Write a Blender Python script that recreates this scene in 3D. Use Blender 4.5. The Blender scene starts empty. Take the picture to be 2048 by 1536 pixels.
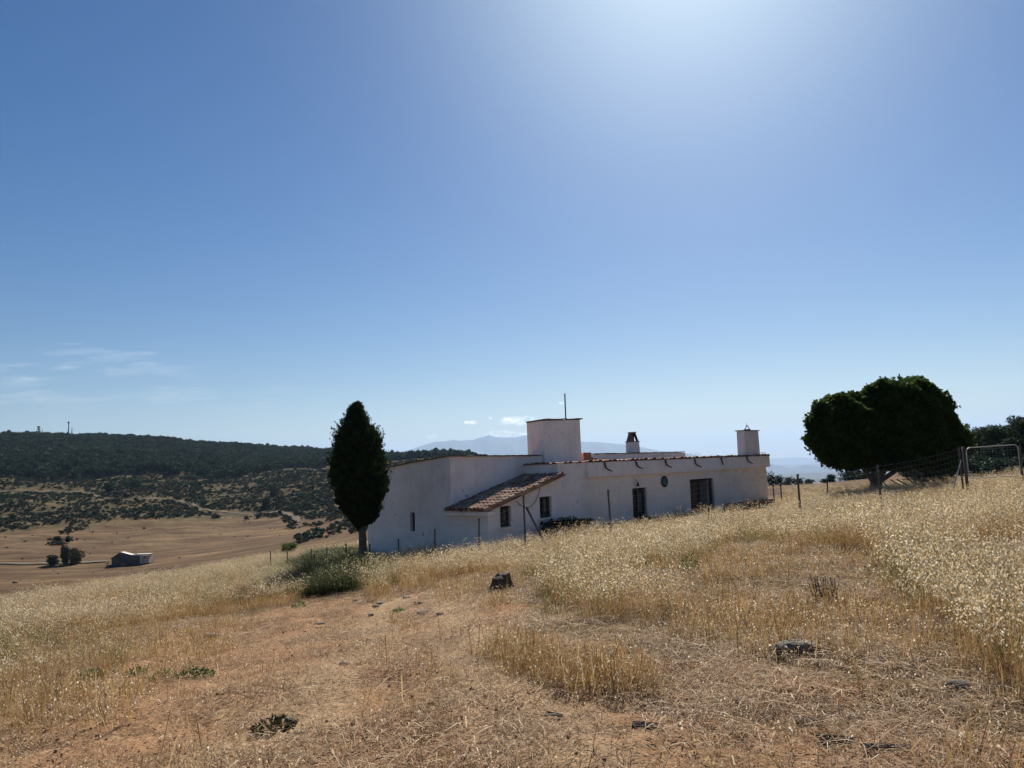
import bpy, math, random
import numpy as np
from mathutils import Vector, Matrix
random.seed(7); rng = np.random.default_rng(7)
S = bpy.context.scene
R = math.radians
# ------------------------------------------------------------------ camera, sky, sun, exposure
F_PX = 1518.0; EYE = 1.6
cam = bpy.data.cameras.new('camera'); cam_o = bpy.data.objects.new('camera', cam); S.collection.objects.link(cam_o)
cam.sensor_width = 36; cam.lens = 36*F_PX/2048; cam.clip_start = 0.05; cam.clip_end = 200000
CAM_R = Matrix.Rotation(R(90+6.05), 3, 'X') @ Matrix.Rotation(R(-2.2), 3, 'Z')
cam_o.matrix_world = Matrix.Translation((0, 0, EYE)) @ CAM_R.to_4x4()
S.camera = cam_o
CR = np.array(CAM_R)

def ray(px, py):
    v = CR @ np.array([(px-1024)/F_PX, (768-py)/F_PX, -1.0]); return v
def at(px, py, depth):
    v = ray(px, py); v = v*(depth/v[1]); return Vector((v[0], v[1], v[2]+EYE))
def project(P):
    q = (np.asarray(P)-np.array([0, 0, EYE])) @ CR
    w = np.where(q[:, 2] < -0.05, -q[:, 2], 1e-3)
    return 1024+F_PX*q[:, 0]/w, 768-F_PX*q[:, 1]/w, q[:, 2] < -0.05

sd = Vector(ray(1372, -262)).normalized()
SUN_EL = math.asin(sd.z); SUN_AZ = math.atan2(sd.x, sd.y)
world = bpy.data.worlds.new('World'); S.world = world; world.use_nodes = True
nt = world.node_tree; nt.nodes.clear()
wo = nt.nodes.new('ShaderNodeOutputWorld'); bg = nt.nodes.new('ShaderNodeBackground')
sky = nt.nodes.new('ShaderNodeTexSky'); sky.sky_type = 'NISHITA'; sky.sun_disc = False
sky.sun_elevation = SUN_EL; sky.sun_rotation = SUN_AZ; sky.altitude = 1100
sky.air_density = 1.1; sky.dust_density = .9; sky.ozone_density = 2.2
bg.inputs['Strength'].default_value = 0.05
SUN_STRENGTH = 5.0
sun = bpy.data.lights.new('sun', 'SUN'); sun.energy = SUN_STRENGTH; sun.angle = R(0.53); sun.color = (1, .95, .86)
sun_o = bpy.data.objects.new('sun', sun); S.collection.objects.link(sun_o)
sun_o.rotation_euler = sd.to_track_quat('Z', 'Y').to_euler(); sun_o.location = (0, 0, 60)
S.view_settings.view_transform = 'Standard'; S.view_settings.look = 'None'
S.view_settings.exposure = 0.63; S.view_settings.gamma = 1.0; S.view_settings.use_curve_mapping = False
S.cycles.max_bounces = 6; S.cycles.diffuse_bounces = 3; S.cycles.transmission_bounces = 4; S.cycles.transparent_max_bounces = 8
S.cycles.volume_bounces = 0; S.cycles.use_denoising = True

# clouds live in the sky itself, at infinity
def wn(t, **k):
    n = nt.nodes.new(t)
    for a, b in k.items(): setattr(n, a, b)
    return n
def wmath(op, a, b=None, clamp=False):
    n = wn('ShaderNodeMath', operation=op, use_clamp=clamp)
    for i, v in enumerate((a, b)):
        if v is None: continue
        if isinstance(v, (int, float)): n.inputs[i].default_value = v
        else: nt.links.new(v, n.inputs[i])
    return n.outputs[0]
tc = wn('ShaderNodeTexCoord'); sep = wn('ShaderNodeSeparateXYZ'); nt.links.new(tc.outputs['Generated'], sep.inputs[0])
yy = wmath('MAXIMUM', sep.outputs[1], 0.05)
ax = wmath('DIVIDE', sep.outputs[0], yy); az_ = wmath('DIVIDE', sep.outputs[2], yy)   # tangent coordinates of the sky direction
comb = wn('ShaderNodeCombineXYZ'); nt.links.new(ax, comb.inputs[0]); nt.links.new(az_, comb.inputs[1])
def wnoise(scale, sx, sy, detail, lo, hi, rot=0.0, off=0.0):
    mp = wn('ShaderNodeMapping'); mp.inputs['Scale'].default_value = (sx, sy, 1); mp.inputs['Rotation'].default_value = (0, 0, rot)
    mp.inputs['Location'].default_value = (off, off*.7, 0)
    nt.links.new(comb.outputs[0], mp.inputs[0])
    n = wn('ShaderNodeTexNoise'); n.inputs['Scale'].default_value = scale; n.inputs['Detail'].default_value = detail
    n.inputs['Roughness'].default_value = .6
    nt.links.new(mp.outputs[0], n.inputs['Vector'])
    r = wn('ShaderNodeMapRange'); r.inputs[1].default_value = lo; r.inputs[2].default_value = hi; r.clamp = True
    nt.links.new(n.outputs[0], r.inputs[0]); return r.outputs[0]
def wblob(px, py, rx, ry, soft=1.0):
    v = ray(px, py); cx, cz = v[0]/v[1], v[2]/v[1]
    dx = wmath('DIVIDE', wmath('SUBTRACT', ax, float(cx)), rx/F_PX); dz = wmath('DIVIDE', wmath('SUBTRACT', az_, float(cz)), ry/F_PX)
    d = wmath('ADD', wmath('MULTIPLY', dx, dx), wmath('MULTIPLY', dz, dz))
    return wmath('SUBTRACT', 1.0, d, clamp=True)
nz_fine = wnoise(70, 1, 1.6, 6, .40, .62)
cum = None
for b in ((1032, 842, 42, 11), (1012, 841, 20, 8), (1055, 838, 18, 8), (1000, 868, 34, 9), (990, 871, 26, 8), (865, 872, 12, 8), (945, 845, 10, 5), (981, 836, 4, 3), (1046, 868, 30, 5), (933, 845, 7, 4), (1121, 807, 8, 4)):
    e = wblob(*b); cum = e if cum is None else wmath('MAXIMUM', cum, e)
cum = wmath('MULTIPLY', wmath('MULTIPLY', cum, nz_fine, clamp=True), .85)
cir_n = wnoise(9, 1, 7, 7, .50, .78, rot=.06, off=3.0)
cir = None
for b in ((150, 740, 330, 70), (70, 795, 230, 45), (420, 795, 260, 35)):
    e = wblob(*b); cir = e if cir is None else wmath('MAXIMUM', cir, e)
cir = wmath('MULTIPLY', wmath('MULTIPLY', cir, cir_n), .15)
stk_n = wnoise(30, 1, 4, 5, .30, .60, off=1.0)
stk = None
for b in ((275, 708, 55, 6), (290, 729, 42, 8), (75, 793, 60, 15), (50, 760, 30, 7), (145, 688, 25, 3), (330, 775, 30, 3), (45, 730, 40, 5), (130, 737, 40, 7)):
    e = wblob(*b); stk = e if stk is None else wmath('MAXIMUM', stk, e)
stk = wmath('MULTIPLY', wmath('MULTIPLY', stk, stk_n), .10)
cl = wmath('ADD', wmath('ADD', cum, cir), stk, clamp=True)
hsv = wn('ShaderNodeHueSaturation'); hsv.inputs['Saturation'].default_value = 1.40; hsv.inputs['Hue'].default_value = .506; hsv.inputs['Value'].default_value = .92; nt.links.new(sky.outputs[0], hsv.inputs['Color'])
mixc = wn('ShaderNodeMix', data_type='RGBA'); nt.links.new(cl, mixc.inputs[0]); nt.links.new(hsv.outputs[0], mixc.inputs[6])
mixc.inputs[7].default_value = (24, 23, 22, 1)
# bright aureole of dusty air round the sun
vd = wn('ShaderNodeVectorMath', operation='DOT_PRODUCT'); nt.links.new(tc.outputs['Generated'], vd.inputs[0]); vd.inputs[1].default_value = tuple(sd)
aur = wmath('POWER', wmath('MAXIMUM', vd.outputs['Value'], 0.0), 36.0)
aum = wn('ShaderNodeMix', data_type='RGBA', blend_type='ADD', clamp_result=False); aum.inputs[0].default_value = 1.0
auc = wn('ShaderNodeVectorMath', operation='SCALE'); auc.inputs[0].default_value = (3.3, 5.2, 5.0); nt.links.new(aur, auc.inputs['Scale'])
nt.links.new(mixc.outputs[2], aum.inputs[6]); nt.links.new(auc.outputs[0], aum.inputs[7])
nt.links.new(aum.outputs[2], bg.inputs[0]); nt.links.new(bg.outputs[0], wo.inputs[0])

# ------------------------------------------------------------------ helpers
C = S.collection
def tag(o, label=None, cat=None, group=None, kind=None):
    for k, v in (('label', label), ('category', cat), ('group', group), ('kind', kind)):
        if v: o[k] = v
    return o
def empty(name, loc, label, cat, group=None, rz=0):
    o = bpy.data.objects.new(name, None); C.objects.link(o); o.location = loc; o.rotation_euler = (0, 0, rz)
    o.empty_display_size = .2
    return tag(o, label, cat, group)
def link(name, me, mat, parent=None):
    me.materials.clear(); me.materials.append(mat)
    o = bpy.data.objects.new(name, me); C.objects.link(o)
    if parent is not None: o.parent = parent
    return o
def np_mesh(name, V, Fc, smooth=False):
    """V (n,3) array, Fc (m,k) index array with one k"""
    V = np.asarray(V, dtype=np.float32); Fc = np.asarray(Fc, dtype=np.int32); k = Fc.shape[1]
    me = bpy.data.meshes.new(name); me.vertices.add(len(V)); me.vertices.foreach_set('co', V.ravel())
    me.loops.add(Fc.size); me.loops.foreach_set('vertex_index', Fc.ravel())
    me.polygons.add(len(Fc)); me.polygons.foreach_set('loop_start', np.arange(0, Fc.size, k, dtype=np.int32))
    me.polygons.foreach_set('loop_total', np.full(len(Fc), k, dtype=np.int32))
    me.update(calc_edges=True)
    if smooth: me.polygons.foreach_set('use_smooth', np.ones(len(Fc), dtype=bool))
    return me
class MB:
    """collects boxes, prisms and tubes; world coordinates minus the origin"""
    def __init__(s, org=(0, 0, 0)): s.v = []; s.f = []; s.o = Vector(org)
    def add(s, vs, fs):
        b = len(s.v); s.v += [tuple(Vector(v)-s.o) for v in vs]; s.f += [tuple(i+b for i in f) for f in fs]
    def hexa(s, b4, t4):
        s.add(list(b4)+list(t4), [(3, 2, 1, 0), (4, 5, 6, 7), (0, 1, 5, 4), (1, 2, 6, 5), (2, 3, 7, 6), (3, 0, 4, 7)])
    def box(s, c, dx, dy, dz, ux=Vector((1, 0, 0)), uy=None, uz=Vector((0, 0, 1))):
        c = Vector(c); ux = Vector(ux).normalized(); uz = Vector(uz).normalized()
        uy = Vector(uy).normalized() if uy is not None else uz.cross(ux).normalized()
        p = [c+ux*dx/2*a+uy*dy/2*b for a, b in ((-1, -1), (1, -1), (1, 1), (-1, 1))]
        s.hexa([q-uz*dz/2 for q in p], [q+uz*dz/2 for q in p])
    def tube(s, pts, r, n=6, r1=None, cap=True):
        pts = [Vector(p) for p in pts]; m = len(pts); vs = []; fs = []
        prev = None
        for i, p in enumerate(pts):
            t = (pts[min(i+1, m-1)]-pts[max(i-1, 0)]).normalized()
            a = prev if prev is not None else (Vector((0, 0, 1)) if abs(t.z) < .9 else Vector((1, 0, 0)))
            x = (a-t*a.dot(t)).normalized(); y = t.cross(x); prev = x
            rr = (r[i] if isinstance(r, (list, tuple)) else (r if r1 is None else r+(r1-r)*i/(m-1)))
            for k in range(n):
                w = 2*math.pi*k/n; vs.append(p+x*math.cos(w)*rr+y*math.sin(w)*rr)
        for i in range(m-1):
            for k in range(n):
                fs.append((i*n+k, i*n+(k+1) % n, (i+1)*n+(k+1) % n, (i+1)*n+k))
        if cap: fs += [tuple(range(n))[::-1], tuple((m-1)*n+k for k in range(n))]
        s.add(vs, fs)
    def build(s, name, mat, parent=None, smooth=False, bevel=0):
        me = bpy.data.meshes.new(name); me.from_pydata(s.v, [], s.f); me.validate(); me.update()
        if smooth: me.polygons.foreach_set('use_smooth', np.ones(len(me.polygons), dtype=bool))
        o = link(name, me, mat, parent)
        if bevel:
            m = o.modifiers.new('bevel', 'BEVEL'); m.width = bevel; m.segments = 2; m.limit_method = 'ANGLE'
        return o
def smoothstep(a, b, x):
    t = np.clip((x-a)/(b-a), 0, 1); return t*t*(3-2*t)
# value noise (numpy)
_perm = rng.random((256, 256))
def vnoise(x, y):
    xi = np.floor(x).astype(int); yi = np.floor(y).astype(int); fx = x-xi; fy = y-yi
    fx = fx*fx*(3-2*fx); fy = fy*fy*(3-2*fy)
    g = lambda a, b: _perm[a & 255, b & 255]
    return (g(xi, yi)*(1-fx)+g(xi+1, yi)*fx)*(1-fy)+(g(xi, yi+1)*(1-fx)+g(xi+1, yi+1)*fx)*fy
def fbm(x, y, o=4):
    s = 0; a = .5; t = 0
    for i in range(o):
        s = s+a*vnoise(x*2**i+17.3*i, y*2**i+5.1*i); t += a; a *= .5
    return s/t
def inpoly(px, py, poly):
    ins = np.zeros(px.shape, bool); n = len(poly)
    for i in range(n):
        x1, y1 = poly[i]; x2, y2 = poly[(i+1) % n]
        c = ((y1 > py) != (y2 > py))
        with np.errstate(divide='ignore', invalid='ignore'):
            xx = (x2-x1)*(py-y1)/(y2-y1+1e-12)+x1
        ins ^= c & (px < xx)
    return ins

# ------------------------------------------------------------------ materials
def mat(name):
    m = bpy.data.materials.new(name); m.use_nodes = True; t = m.node_tree; t.nodes.clear()
    out = t.nodes.new('ShaderNodeOutputMaterial'); return m, t, out
def N(t, ty, ins=None, **k):
    n = t.nodes.new(ty)
    for a, b in k.items(): setattr(n, a, b)
    for a, b in (ins or {}).items():
        if hasattr(b, 'is_output') or isinstance(b, bpy.types.NodeSocket): t.links.new(b, n.inputs[a])
        else: n.inputs[a].default_value = b
    return n
def noise(t, vec, scale, detail=5, rough=.6):
    n = N(t, 'ShaderNodeTexNoise', {'Scale': scale, 'Detail': detail, 'Roughness': rough})
    if vec is not None: t.links.new(vec, n.inputs['Vector'])
    return n.outputs[0]
def ramp(t, fac, stops):
    n = t.nodes.new('ShaderNodeValToRGB'); t.links.new(fac, n.inputs[0]); e = n.color_ramp.elements
    while len(e) < len(stops): e.new(.5)
    for q, (p, c) in zip(e, stops): q.position = p; q.color = (*c, 1) if not isinstance(c, (int, float)) else (c, c, c, 1)
    return n.outputs[0]
def mix(t, fac, a, b, mode='MIX'):
    n = t.nodes.new('ShaderNodeMix'); n.data_type = 'RGBA'; n.blend_type = mode
    for i, v in ((0, fac), (6, a), (7, b)):
        if isinstance(v, bpy.types.NodeSocket): t.links.new(v, n.inputs[i])
        elif isinstance(v, (int, float)): n.inputs[i].default_value = v
        else: n.inputs[i].default_value = (*v, 1)
    return n.outputs[2]
def bump(t, h, strength=.4, dist=.02):
    return N(t, 'ShaderNodeBump', {'Height': h, 'Strength': strength, 'Distance': dist}).outputs[0]
def pbsdf(t, out, col, rough=.9, nrm=None, metal=0, spec=.3):
    b = N(t, 'ShaderNodeBsdfPrincipled', {'Roughness': rough, 'Metallic': metal, 'Specular IOR Level': spec})
    if isinstance(col, bpy.types.NodeSocket): t.links.new(col, b.inputs['Base Color'])
    else: b.inputs['Base Color'].default_value = (*col, 1)
    if nrm is not None: t.links.new(nrm, b.inputs['Normal'])
    t.links.new(b.outputs[0], out.inputs[0]); return b
def coords(t, kind='Object'): return t.nodes.new('ShaderNodeTexCoord').outputs[kind]
def leaf_mat(name, c1, c2, trans=.35, rough=.7, scale=2.0, c3=None):
    m, t, out = mat(name)
    v = N(t, 'ShaderNodeNewGeometry').outputs['Random Per Island']
    st = [(0, c1), (.6, c2)] + ([(1, c3)] if c3 else [(1, c2)])
    c = ramp(t, v, st)
    n2 = noise(t, coords(t), scale, 2)
    c = mix(t, .5, c, ramp(t, n2, [(.3, (.55, .55, .55)), (.7, (1.2, 1.2, 1.2))]), 'MULTIPLY')
    orr = N(t, 'ShaderNodeObjectInfo').outputs['Random']; c = mix(t, 1.0, c, ramp(t, orr, [(0, (.62, .60, .58)), (1, (1.0, 1.0, 1.0))]), 'MULTIPLY')
    d = N(t, 'ShaderNodeBsdfPrincipled', {'Base Color': c, 'Roughness': rough, 'Specular IOR Level': .1})
    tr = N(t, 'ShaderNodeBsdfTranslucent', {'Color': c})
    mx = N(t, 'ShaderNodeMixShader', {0: trans, 1: d.outputs[0], 2: tr.outputs[0]}); t.links.new(mx.outputs[0], out.inputs[0])
    return m
def plain(name, col, rough=.8, metal=0, nscale=8, amp=.35, bmp=.3, dist=.01, spec=.3):
    m, t, out = mat(name); co = coords(t)
    n1 = noise(t, co, nscale, 6); n2 = noise(t, co, nscale*.21, 3)
    lo = tuple(x*(1-amp) for x in col); hi = tuple(min(1, x*(1+amp)) for x in col)
    c = mix(t, .5, ramp(t, n1, [(.3, lo), (.7, hi)]), ramp(t, n2, [(.3, lo), (.7, hi)]))
    pbsdf(t, out, c, rough, bump(t, n1, bmp, dist), metal, spec); return m

def plaster(name, tone):
    m, t, out = mat(name); co = coords(t)
    big = noise(t, co, .55, 5, .65); mid = noise(t, co, 2.3, 6, .7); fine = noise(t, co, 26, 4)
    c = ramp(t, big, [(.25, tuple(x*.80 for x in tone)), (.5, tone), (.75, tuple(min(1, x*1.05) for x in tone))])
    c = mix(t, .55, c, ramp(t, mid, [(.35, (.90, .89, .88)), (.55, (1, 1, 1))]), 'MULTIPLY')
    # rain streaks: noise stretched down the wall
    mp = N(t, 'ShaderNodeMapping', {'Vector': co, 'Scale': (5, 5, .35)}); st = noise(t, mp.outputs[0], 1.6, 5)
    c = mix(t, .25, c, ramp(t, st, [(.30, (.70, .68, .66)), (.52, (1, 1, 1))]), 'MULTIPLY')
    # flaked spots
    ch = noise(t, co, 3.1, 2); chm = noise(t, co, 13, 3)
    sp = N(t, 'ShaderNodeMath', {0: ch, 1: chm}, operation='MULTIPLY').outputs[0]
    c = mix(t, ramp(t, sp, [(.40, 0.0), (.43, .75)]), c, (.20, .175, .16))
    h = N(t, 'ShaderNodeMath', {0: mid, 1: fine}, operation='ADD').outputs[0]
    pbsdf(t, out, c, .95, bump(t, h, .15, .012), 0, .1); return m
M = {}
M['plaster'] = plaster('whitewash', (.86, .785, .73))
M['plaster_warm'] = plaster('whitewash_warm', (.86, .765, .66))
M['tile'] = leaf_mat('clay_tile', (.30, .17, .12), (.42, .26, .18), trans=0, rough=.9, scale=5, c3=(.52, .40, .30))
M['tile_dark'] = plain('dark_tile', (.16, .11, .09), .9, nscale=14, amp=.5)
M['brick'] = plain('raw_brick', (.42, .17, .09), .9, nscale=12, amp=.35)
M['brickwall'] = plain('plinth_brick', (.26, .15, .12), .9, nscale=9, amp=.5)
M['iron'] = plain('rusty_iron', (.07, .06, .055), .7, .5, nscale=20, amp=.5)
M['post'] = plain('weathered_post', (.12, .10, .09), .8, .2, nscale=20, amp=.4)
M['galv'] = plain('galvanised_wire', (.52, .50, .46), .5, .3, nscale=5, amp=.2, bmp=.05, spec=.5)
M['glass'] = plain('dark_glass', (.015, .018, .025), .25, 0, nscale=3, amp=.5, bmp=.05, spec=.5)
M['curtain'] = plain('faded_curtain', (.17, .17, .15), .9, nscale=4, amp=.3)
M['wood_dark'] = plain('dark_wood', (.07, .055, .045), .8, nscale=10, amp=.4)
M['bark'] = plain('bark', (.13, .10, .075), .95, nscale=14, amp=.6, bmp=1, dist=.03)
M['stone'] = plain('field_stone', (.17, .14, .11), .95, nscale=7, amp=.45, bmp=.8, dist=.03)
M['stump'] = plain('old_stump', (.11, .085, .062), .95, nscale=16, amp=.7, bmp=1, dist=.04)
M['concrete'] = plain('ruin_wall', (.45, .37, .32), .95, nscale=.8, amp=.25)
M['ruin_roof'] = plain('ruin_roof', (.66, .60, .54), .9, nscale=1.2, amp=.2)
M['stonewall'] = plain('ruin_stone', (.13, .11, .10), .95, nscale=1.4, amp=.75)
M['steel_far'] = plain('mast_steel', (.05, .055, .065), .7, 0)
M['plate'] = plain('glazed_plate', (.05, .12, .13), .35, nscale=16, amp=.7)
M['cypress'] = leaf_mat('cypress_leaf', (.020, .034, .016), (.036, .058, .024), .15, c3=(.055, .085, .03))
M['mulberry'] = leaf_mat('broad_leaf', (.05, .095, .022), (.09, .155, .035), .5, scale=1.2, c3=(.11, .17, .045))
M['pine'] = leaf_mat('pine_leaf', (.020, .044, .020), (.042, .080, .030), .15, scale=.35, c3=(.06, .095, .04))
M['shrub'] = leaf_mat('shrub_leaf', (.05, .055, .03), (.085, .085, .045), .15, scale=.3, c3=(.13, .12, .065))
M['weed'] = leaf_mat('weed_leaf', (.07, .13, .035), (.11, .20, .05), .4, c3=(.17, .25, .07))
M['straw'] = leaf_mat('dry_stem', (.38, .22, .08), (.56, .36, .15), .4, scale=1.0, c3=(.74, .56, .30))
M['oat'] = leaf_mat('oat_husk', (.58, .43, .23), (.80, .67, .45), .50, rough=.5, scale=1.0, c3=(.92, .86, .72))
M['green_straw'] = leaf_mat('green_stem', (.16, .17, .06), (.26, .27, .10), .4, c3=(.38, .36, .16))
M['shaded'] = leaf_mat('shaded_grass', (.055, .07, .025), (.09, .11, .04), .3, c3=(.14, .15, .06))  # green grass darkened, the cypress's shade is put into its colour
M['litter'] = leaf_mat('straw_litter', (.20, .115, .06), (.48, .31, .17), .2, c3=(.78, .63, .42))

# ------------------------------------------------------------------ terrain: height over azimuth and range
COLS = np.array([-900, 0, 250, 500, 725, 900, 1048, 1220, 1600, 1800, 1930, 2048, 2900.])
RR = np.array([0, 4, 8, 12, 16, 20, 25, 30, 36, 45, 60, 80, 120, 180, 240, 300, 400, 500, 600, 700, 900, 1400, 2000, 4000, 12000, 60000.])
T = {
 -900: [-1.6, -1.6, -1.95, -2.3, -2.7, -3.1, -3.6, -4.2, -5.2, -7.0, -10, -14, -19, -24, -26, -25, -22, -16, -6, 6, 25, 60, 40, -80, -350, -400],
 0:    [-1.6, -1.6, -1.95, -2.4, -2.85, -3.2, -3.7, -4.2, -4.9, -6.3, -9, -13, -18.5, -24, -25.8, -24.9, -22.7, -16.8, -6.3, 5.5, 25, 74, 60, -60, -350, -400],
 250:  [-1.6, -1.6, -1.95, -2.4, -2.85, -3.2, -3.6, -4.05, -4.6, -5.5, -7.3, -10.8, -17, -24, -25.8, -25.6, -24, -17.5, -8, 2, 20, 69, 50, -80, -350, -400],
 500:  [-1.6, -1.6, -1.95, -2.4, -2.85, -3.2, -3.6, -4.0, -4.5, -5.2, -6.3, -9.0, -14, -19, -22.5, -24, -25, -19.7, -9.9, 0, 10, 47, 20, -120, -350, -400],
 725:  [-1.6, -1.6, -1.9, -2.3, -2.7, -2.95, -3.25, -3.6, -4.15, -4.8, -5.9, -7.5, -10.5, -15, -18.5, -20, -19, -13, -5, 1, 7, 28, 0, -150, -350, -400],
 900:  [-1.6, -1.6, -1.85, -2.15, -2.45, -2.7, -3.05, -3.35, -3.6, -4, -4.6, -5.5, -7.5, -9, -9, -8, -4, 1, 5, 9, 12, 8, -20, -200, -350, -400],
 1048: [-1.6, -1.6, -1.78, -2.0, -2.25, -2.45, -2.7, -2.9, -2.95, -3.0, -3.2, -3.6, -4.5, -6, -7, -7, -6, -4, -3, -2, -4, -20, -60, -250, -350, -400],
 1220: [-1.6, -1.6, -1.72, -1.84, -2.0, -2.2, -2.45, -2.6, -2.6, -2.7, -3.0, -3.4, -4.5, -7, -12, -20, -40, -60, -80, -100, -130, -180, -220, -300, -370, -400],
 1600: [-1.6, -1.6, -1.62, -1.62, -1.68, -1.82, -2.0, -2.2, -2.35, -2.5, -2.8, -3.3, -4.4, -8, -14, -22, -42, -62, -80, -100, -130, -180, -220, -300, -370, -400],
 1800: [-1.6, -1.58, -1.58, -1.55, -1.6, -1.65, -1.8, -2.0, -2.15, -2.3, -2.6, -2.9, -3.6, -4.5, -6, -12, -35, -60, -80, -100, -130, -180, -220, -300, -370, -400],
 1930: [-1.6, -1.56, -1.56, -1.5, -1.52, -1.55, -1.63, -1.75, -1.9, -2.05, -2.2, -2.3, -2.2, -1, 0, -2, -25, -50, -80, -100, -130, -180, -220, -300, -370, -400],
 2048: [-1.6, -1.55, -1.53, -1.45, -1.45, -1.48, -1.55, -1.65, -1.75, -1.85, -1.9, -1.5, 0, 3, 6, 5, -10, -40, -80, -100, -130, -180, -220, -300, -370, -400],
 2900: [-1.6, -1.55, -1.50, -1.4, -1.35, -1.3, -1.3, -1.3, -1.2, -1, 0, 3, 8, 14, 18, 16, 0, -30, -60, -90, -130, -180, -220, -300, -370, -400]}
TAB = np.array([T[int(c)] for c in COLS])
AZN = np.arctan((COLS-1024)/F_PX)
NA, NR = 361, 700
AZG = np.linspace(-math.pi, math.pi, NA); LRG = np.linspace(math.log(2.), math.log(62000.), NR)
def azw(a):
    e = np.abs(a); back = smoothstep(R(60), R(170), e)
    return np.clip(a, AZN[0], AZN[-1]), back
G = np.zeros((NA, NR)); rr = np.exp(LRG)-2
for j in range(NR):
    r = rr[j]; k = max(0, min(len(RR)-2, int(np.searchsorted(RR, r))-1)); lr = lambda q: math.log(q+2)
    f = (lr(r)-lr(RR[k]))/(lr(RR[k+1])-lr(RR[k])); f = min(max(f, 0), 1)
    col = TAB[:, k]*(1-f)+TAB[:, k+1]*f
    a, b = azw(AZG); v = np.interp(a, AZN, col); mean = (col[0]+col[-1])/2
    G[:, j] = v*(1-b)+mean*b
ker = np.exp(-.5*(np.arange(-12, 13)/5.)**2); ker /= ker.sum()
Gp = np.pad(G, ((0, 0), (12, 12)), 'edge'); G = np.stack([np.convolve(Gp[i], ker, 'valid') for i in range(NA)])
k2 = np.array([1, 3, 4, 3, 1.])/12; Gp = np.concatenate([G[-3:-1], G, G[1:3]], 0)
G = sum(k2[i]*Gp[i:i+NA] for i in range(5))
def height(x, y):
    x = np.asarray(x, float); y = np.asarray(y, float); r = np.hypot(x, y); a = np.arctan2(x, y)
    fi = (a+math.pi)/(2*math.pi)*(NA-1); fj = (np.log(r+2)-LRG[0])/(LRG[-1]-LRG[0])*(NR-1)
    i = np.clip(fi.astype(int), 0, NA-2); j = np.clip(fj.astype(int), 0, NR-2); fi = fi-i; fj = fj-j
    h = (G[i, j]*(1-fi)+G[i+1, j]*fi)*(1-fj)+(G[i, j+1]*(1-fi)+G[i+1, j+1]*fi)*fj
    h = h+EYE
    near = 1-smoothstep(30, 90, r)
    h = h+near*((fbm(x*.35+3, y*.35)-.5)*.22+(fbm(x*1.7, y*1.7+9)-.5)*.12+(fbm(x*5, y*5)-.5)*.055*(r < 25)+(fbm(x*19, y*19, 3)-.5)*.026*(1-smoothstep(8, 16, r)))
    far = smoothstep(60, 400, r)*(1-smoothstep(2500, 6000, r))
    h = h+far*((fbm(x*.02+40, y*.02)-.5)*9+(fbm(x*.07, y*.07+3)-.5)*3.2)*(.35+.65*smoothstep(300, 480, r))
    return h
def hz(x, y): return float(height(np.array([x]), np.array([y]))[0])
_steps = np.concatenate([np.arange(2.5, 60, .05), np.arange(60, 400, .5), np.arange(400, 2000, 2.)])
def ground(px, py, rmin=0):
    """where the ray of a spot first meets the ground"""
    v = ray(px, py); v = v/v[1]; s = _steps[_steps > rmin]; P = v[None, :]*s[:, None]
    d = P[:, 2]+EYE-height(P[:, 0], P[:, 1]); w = np.where(d < 0)[0]
    i = w[0] if len(w) else len(s)-1
    x, y = P[i, 0], P[i, 1]; return Vector((x, y, hz(x, y)))
def on_ground(px, depth, py=1000):
    p = at(px, py, depth); return Vector((p.x, p.y, hz(p.x, p.y)))

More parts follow.
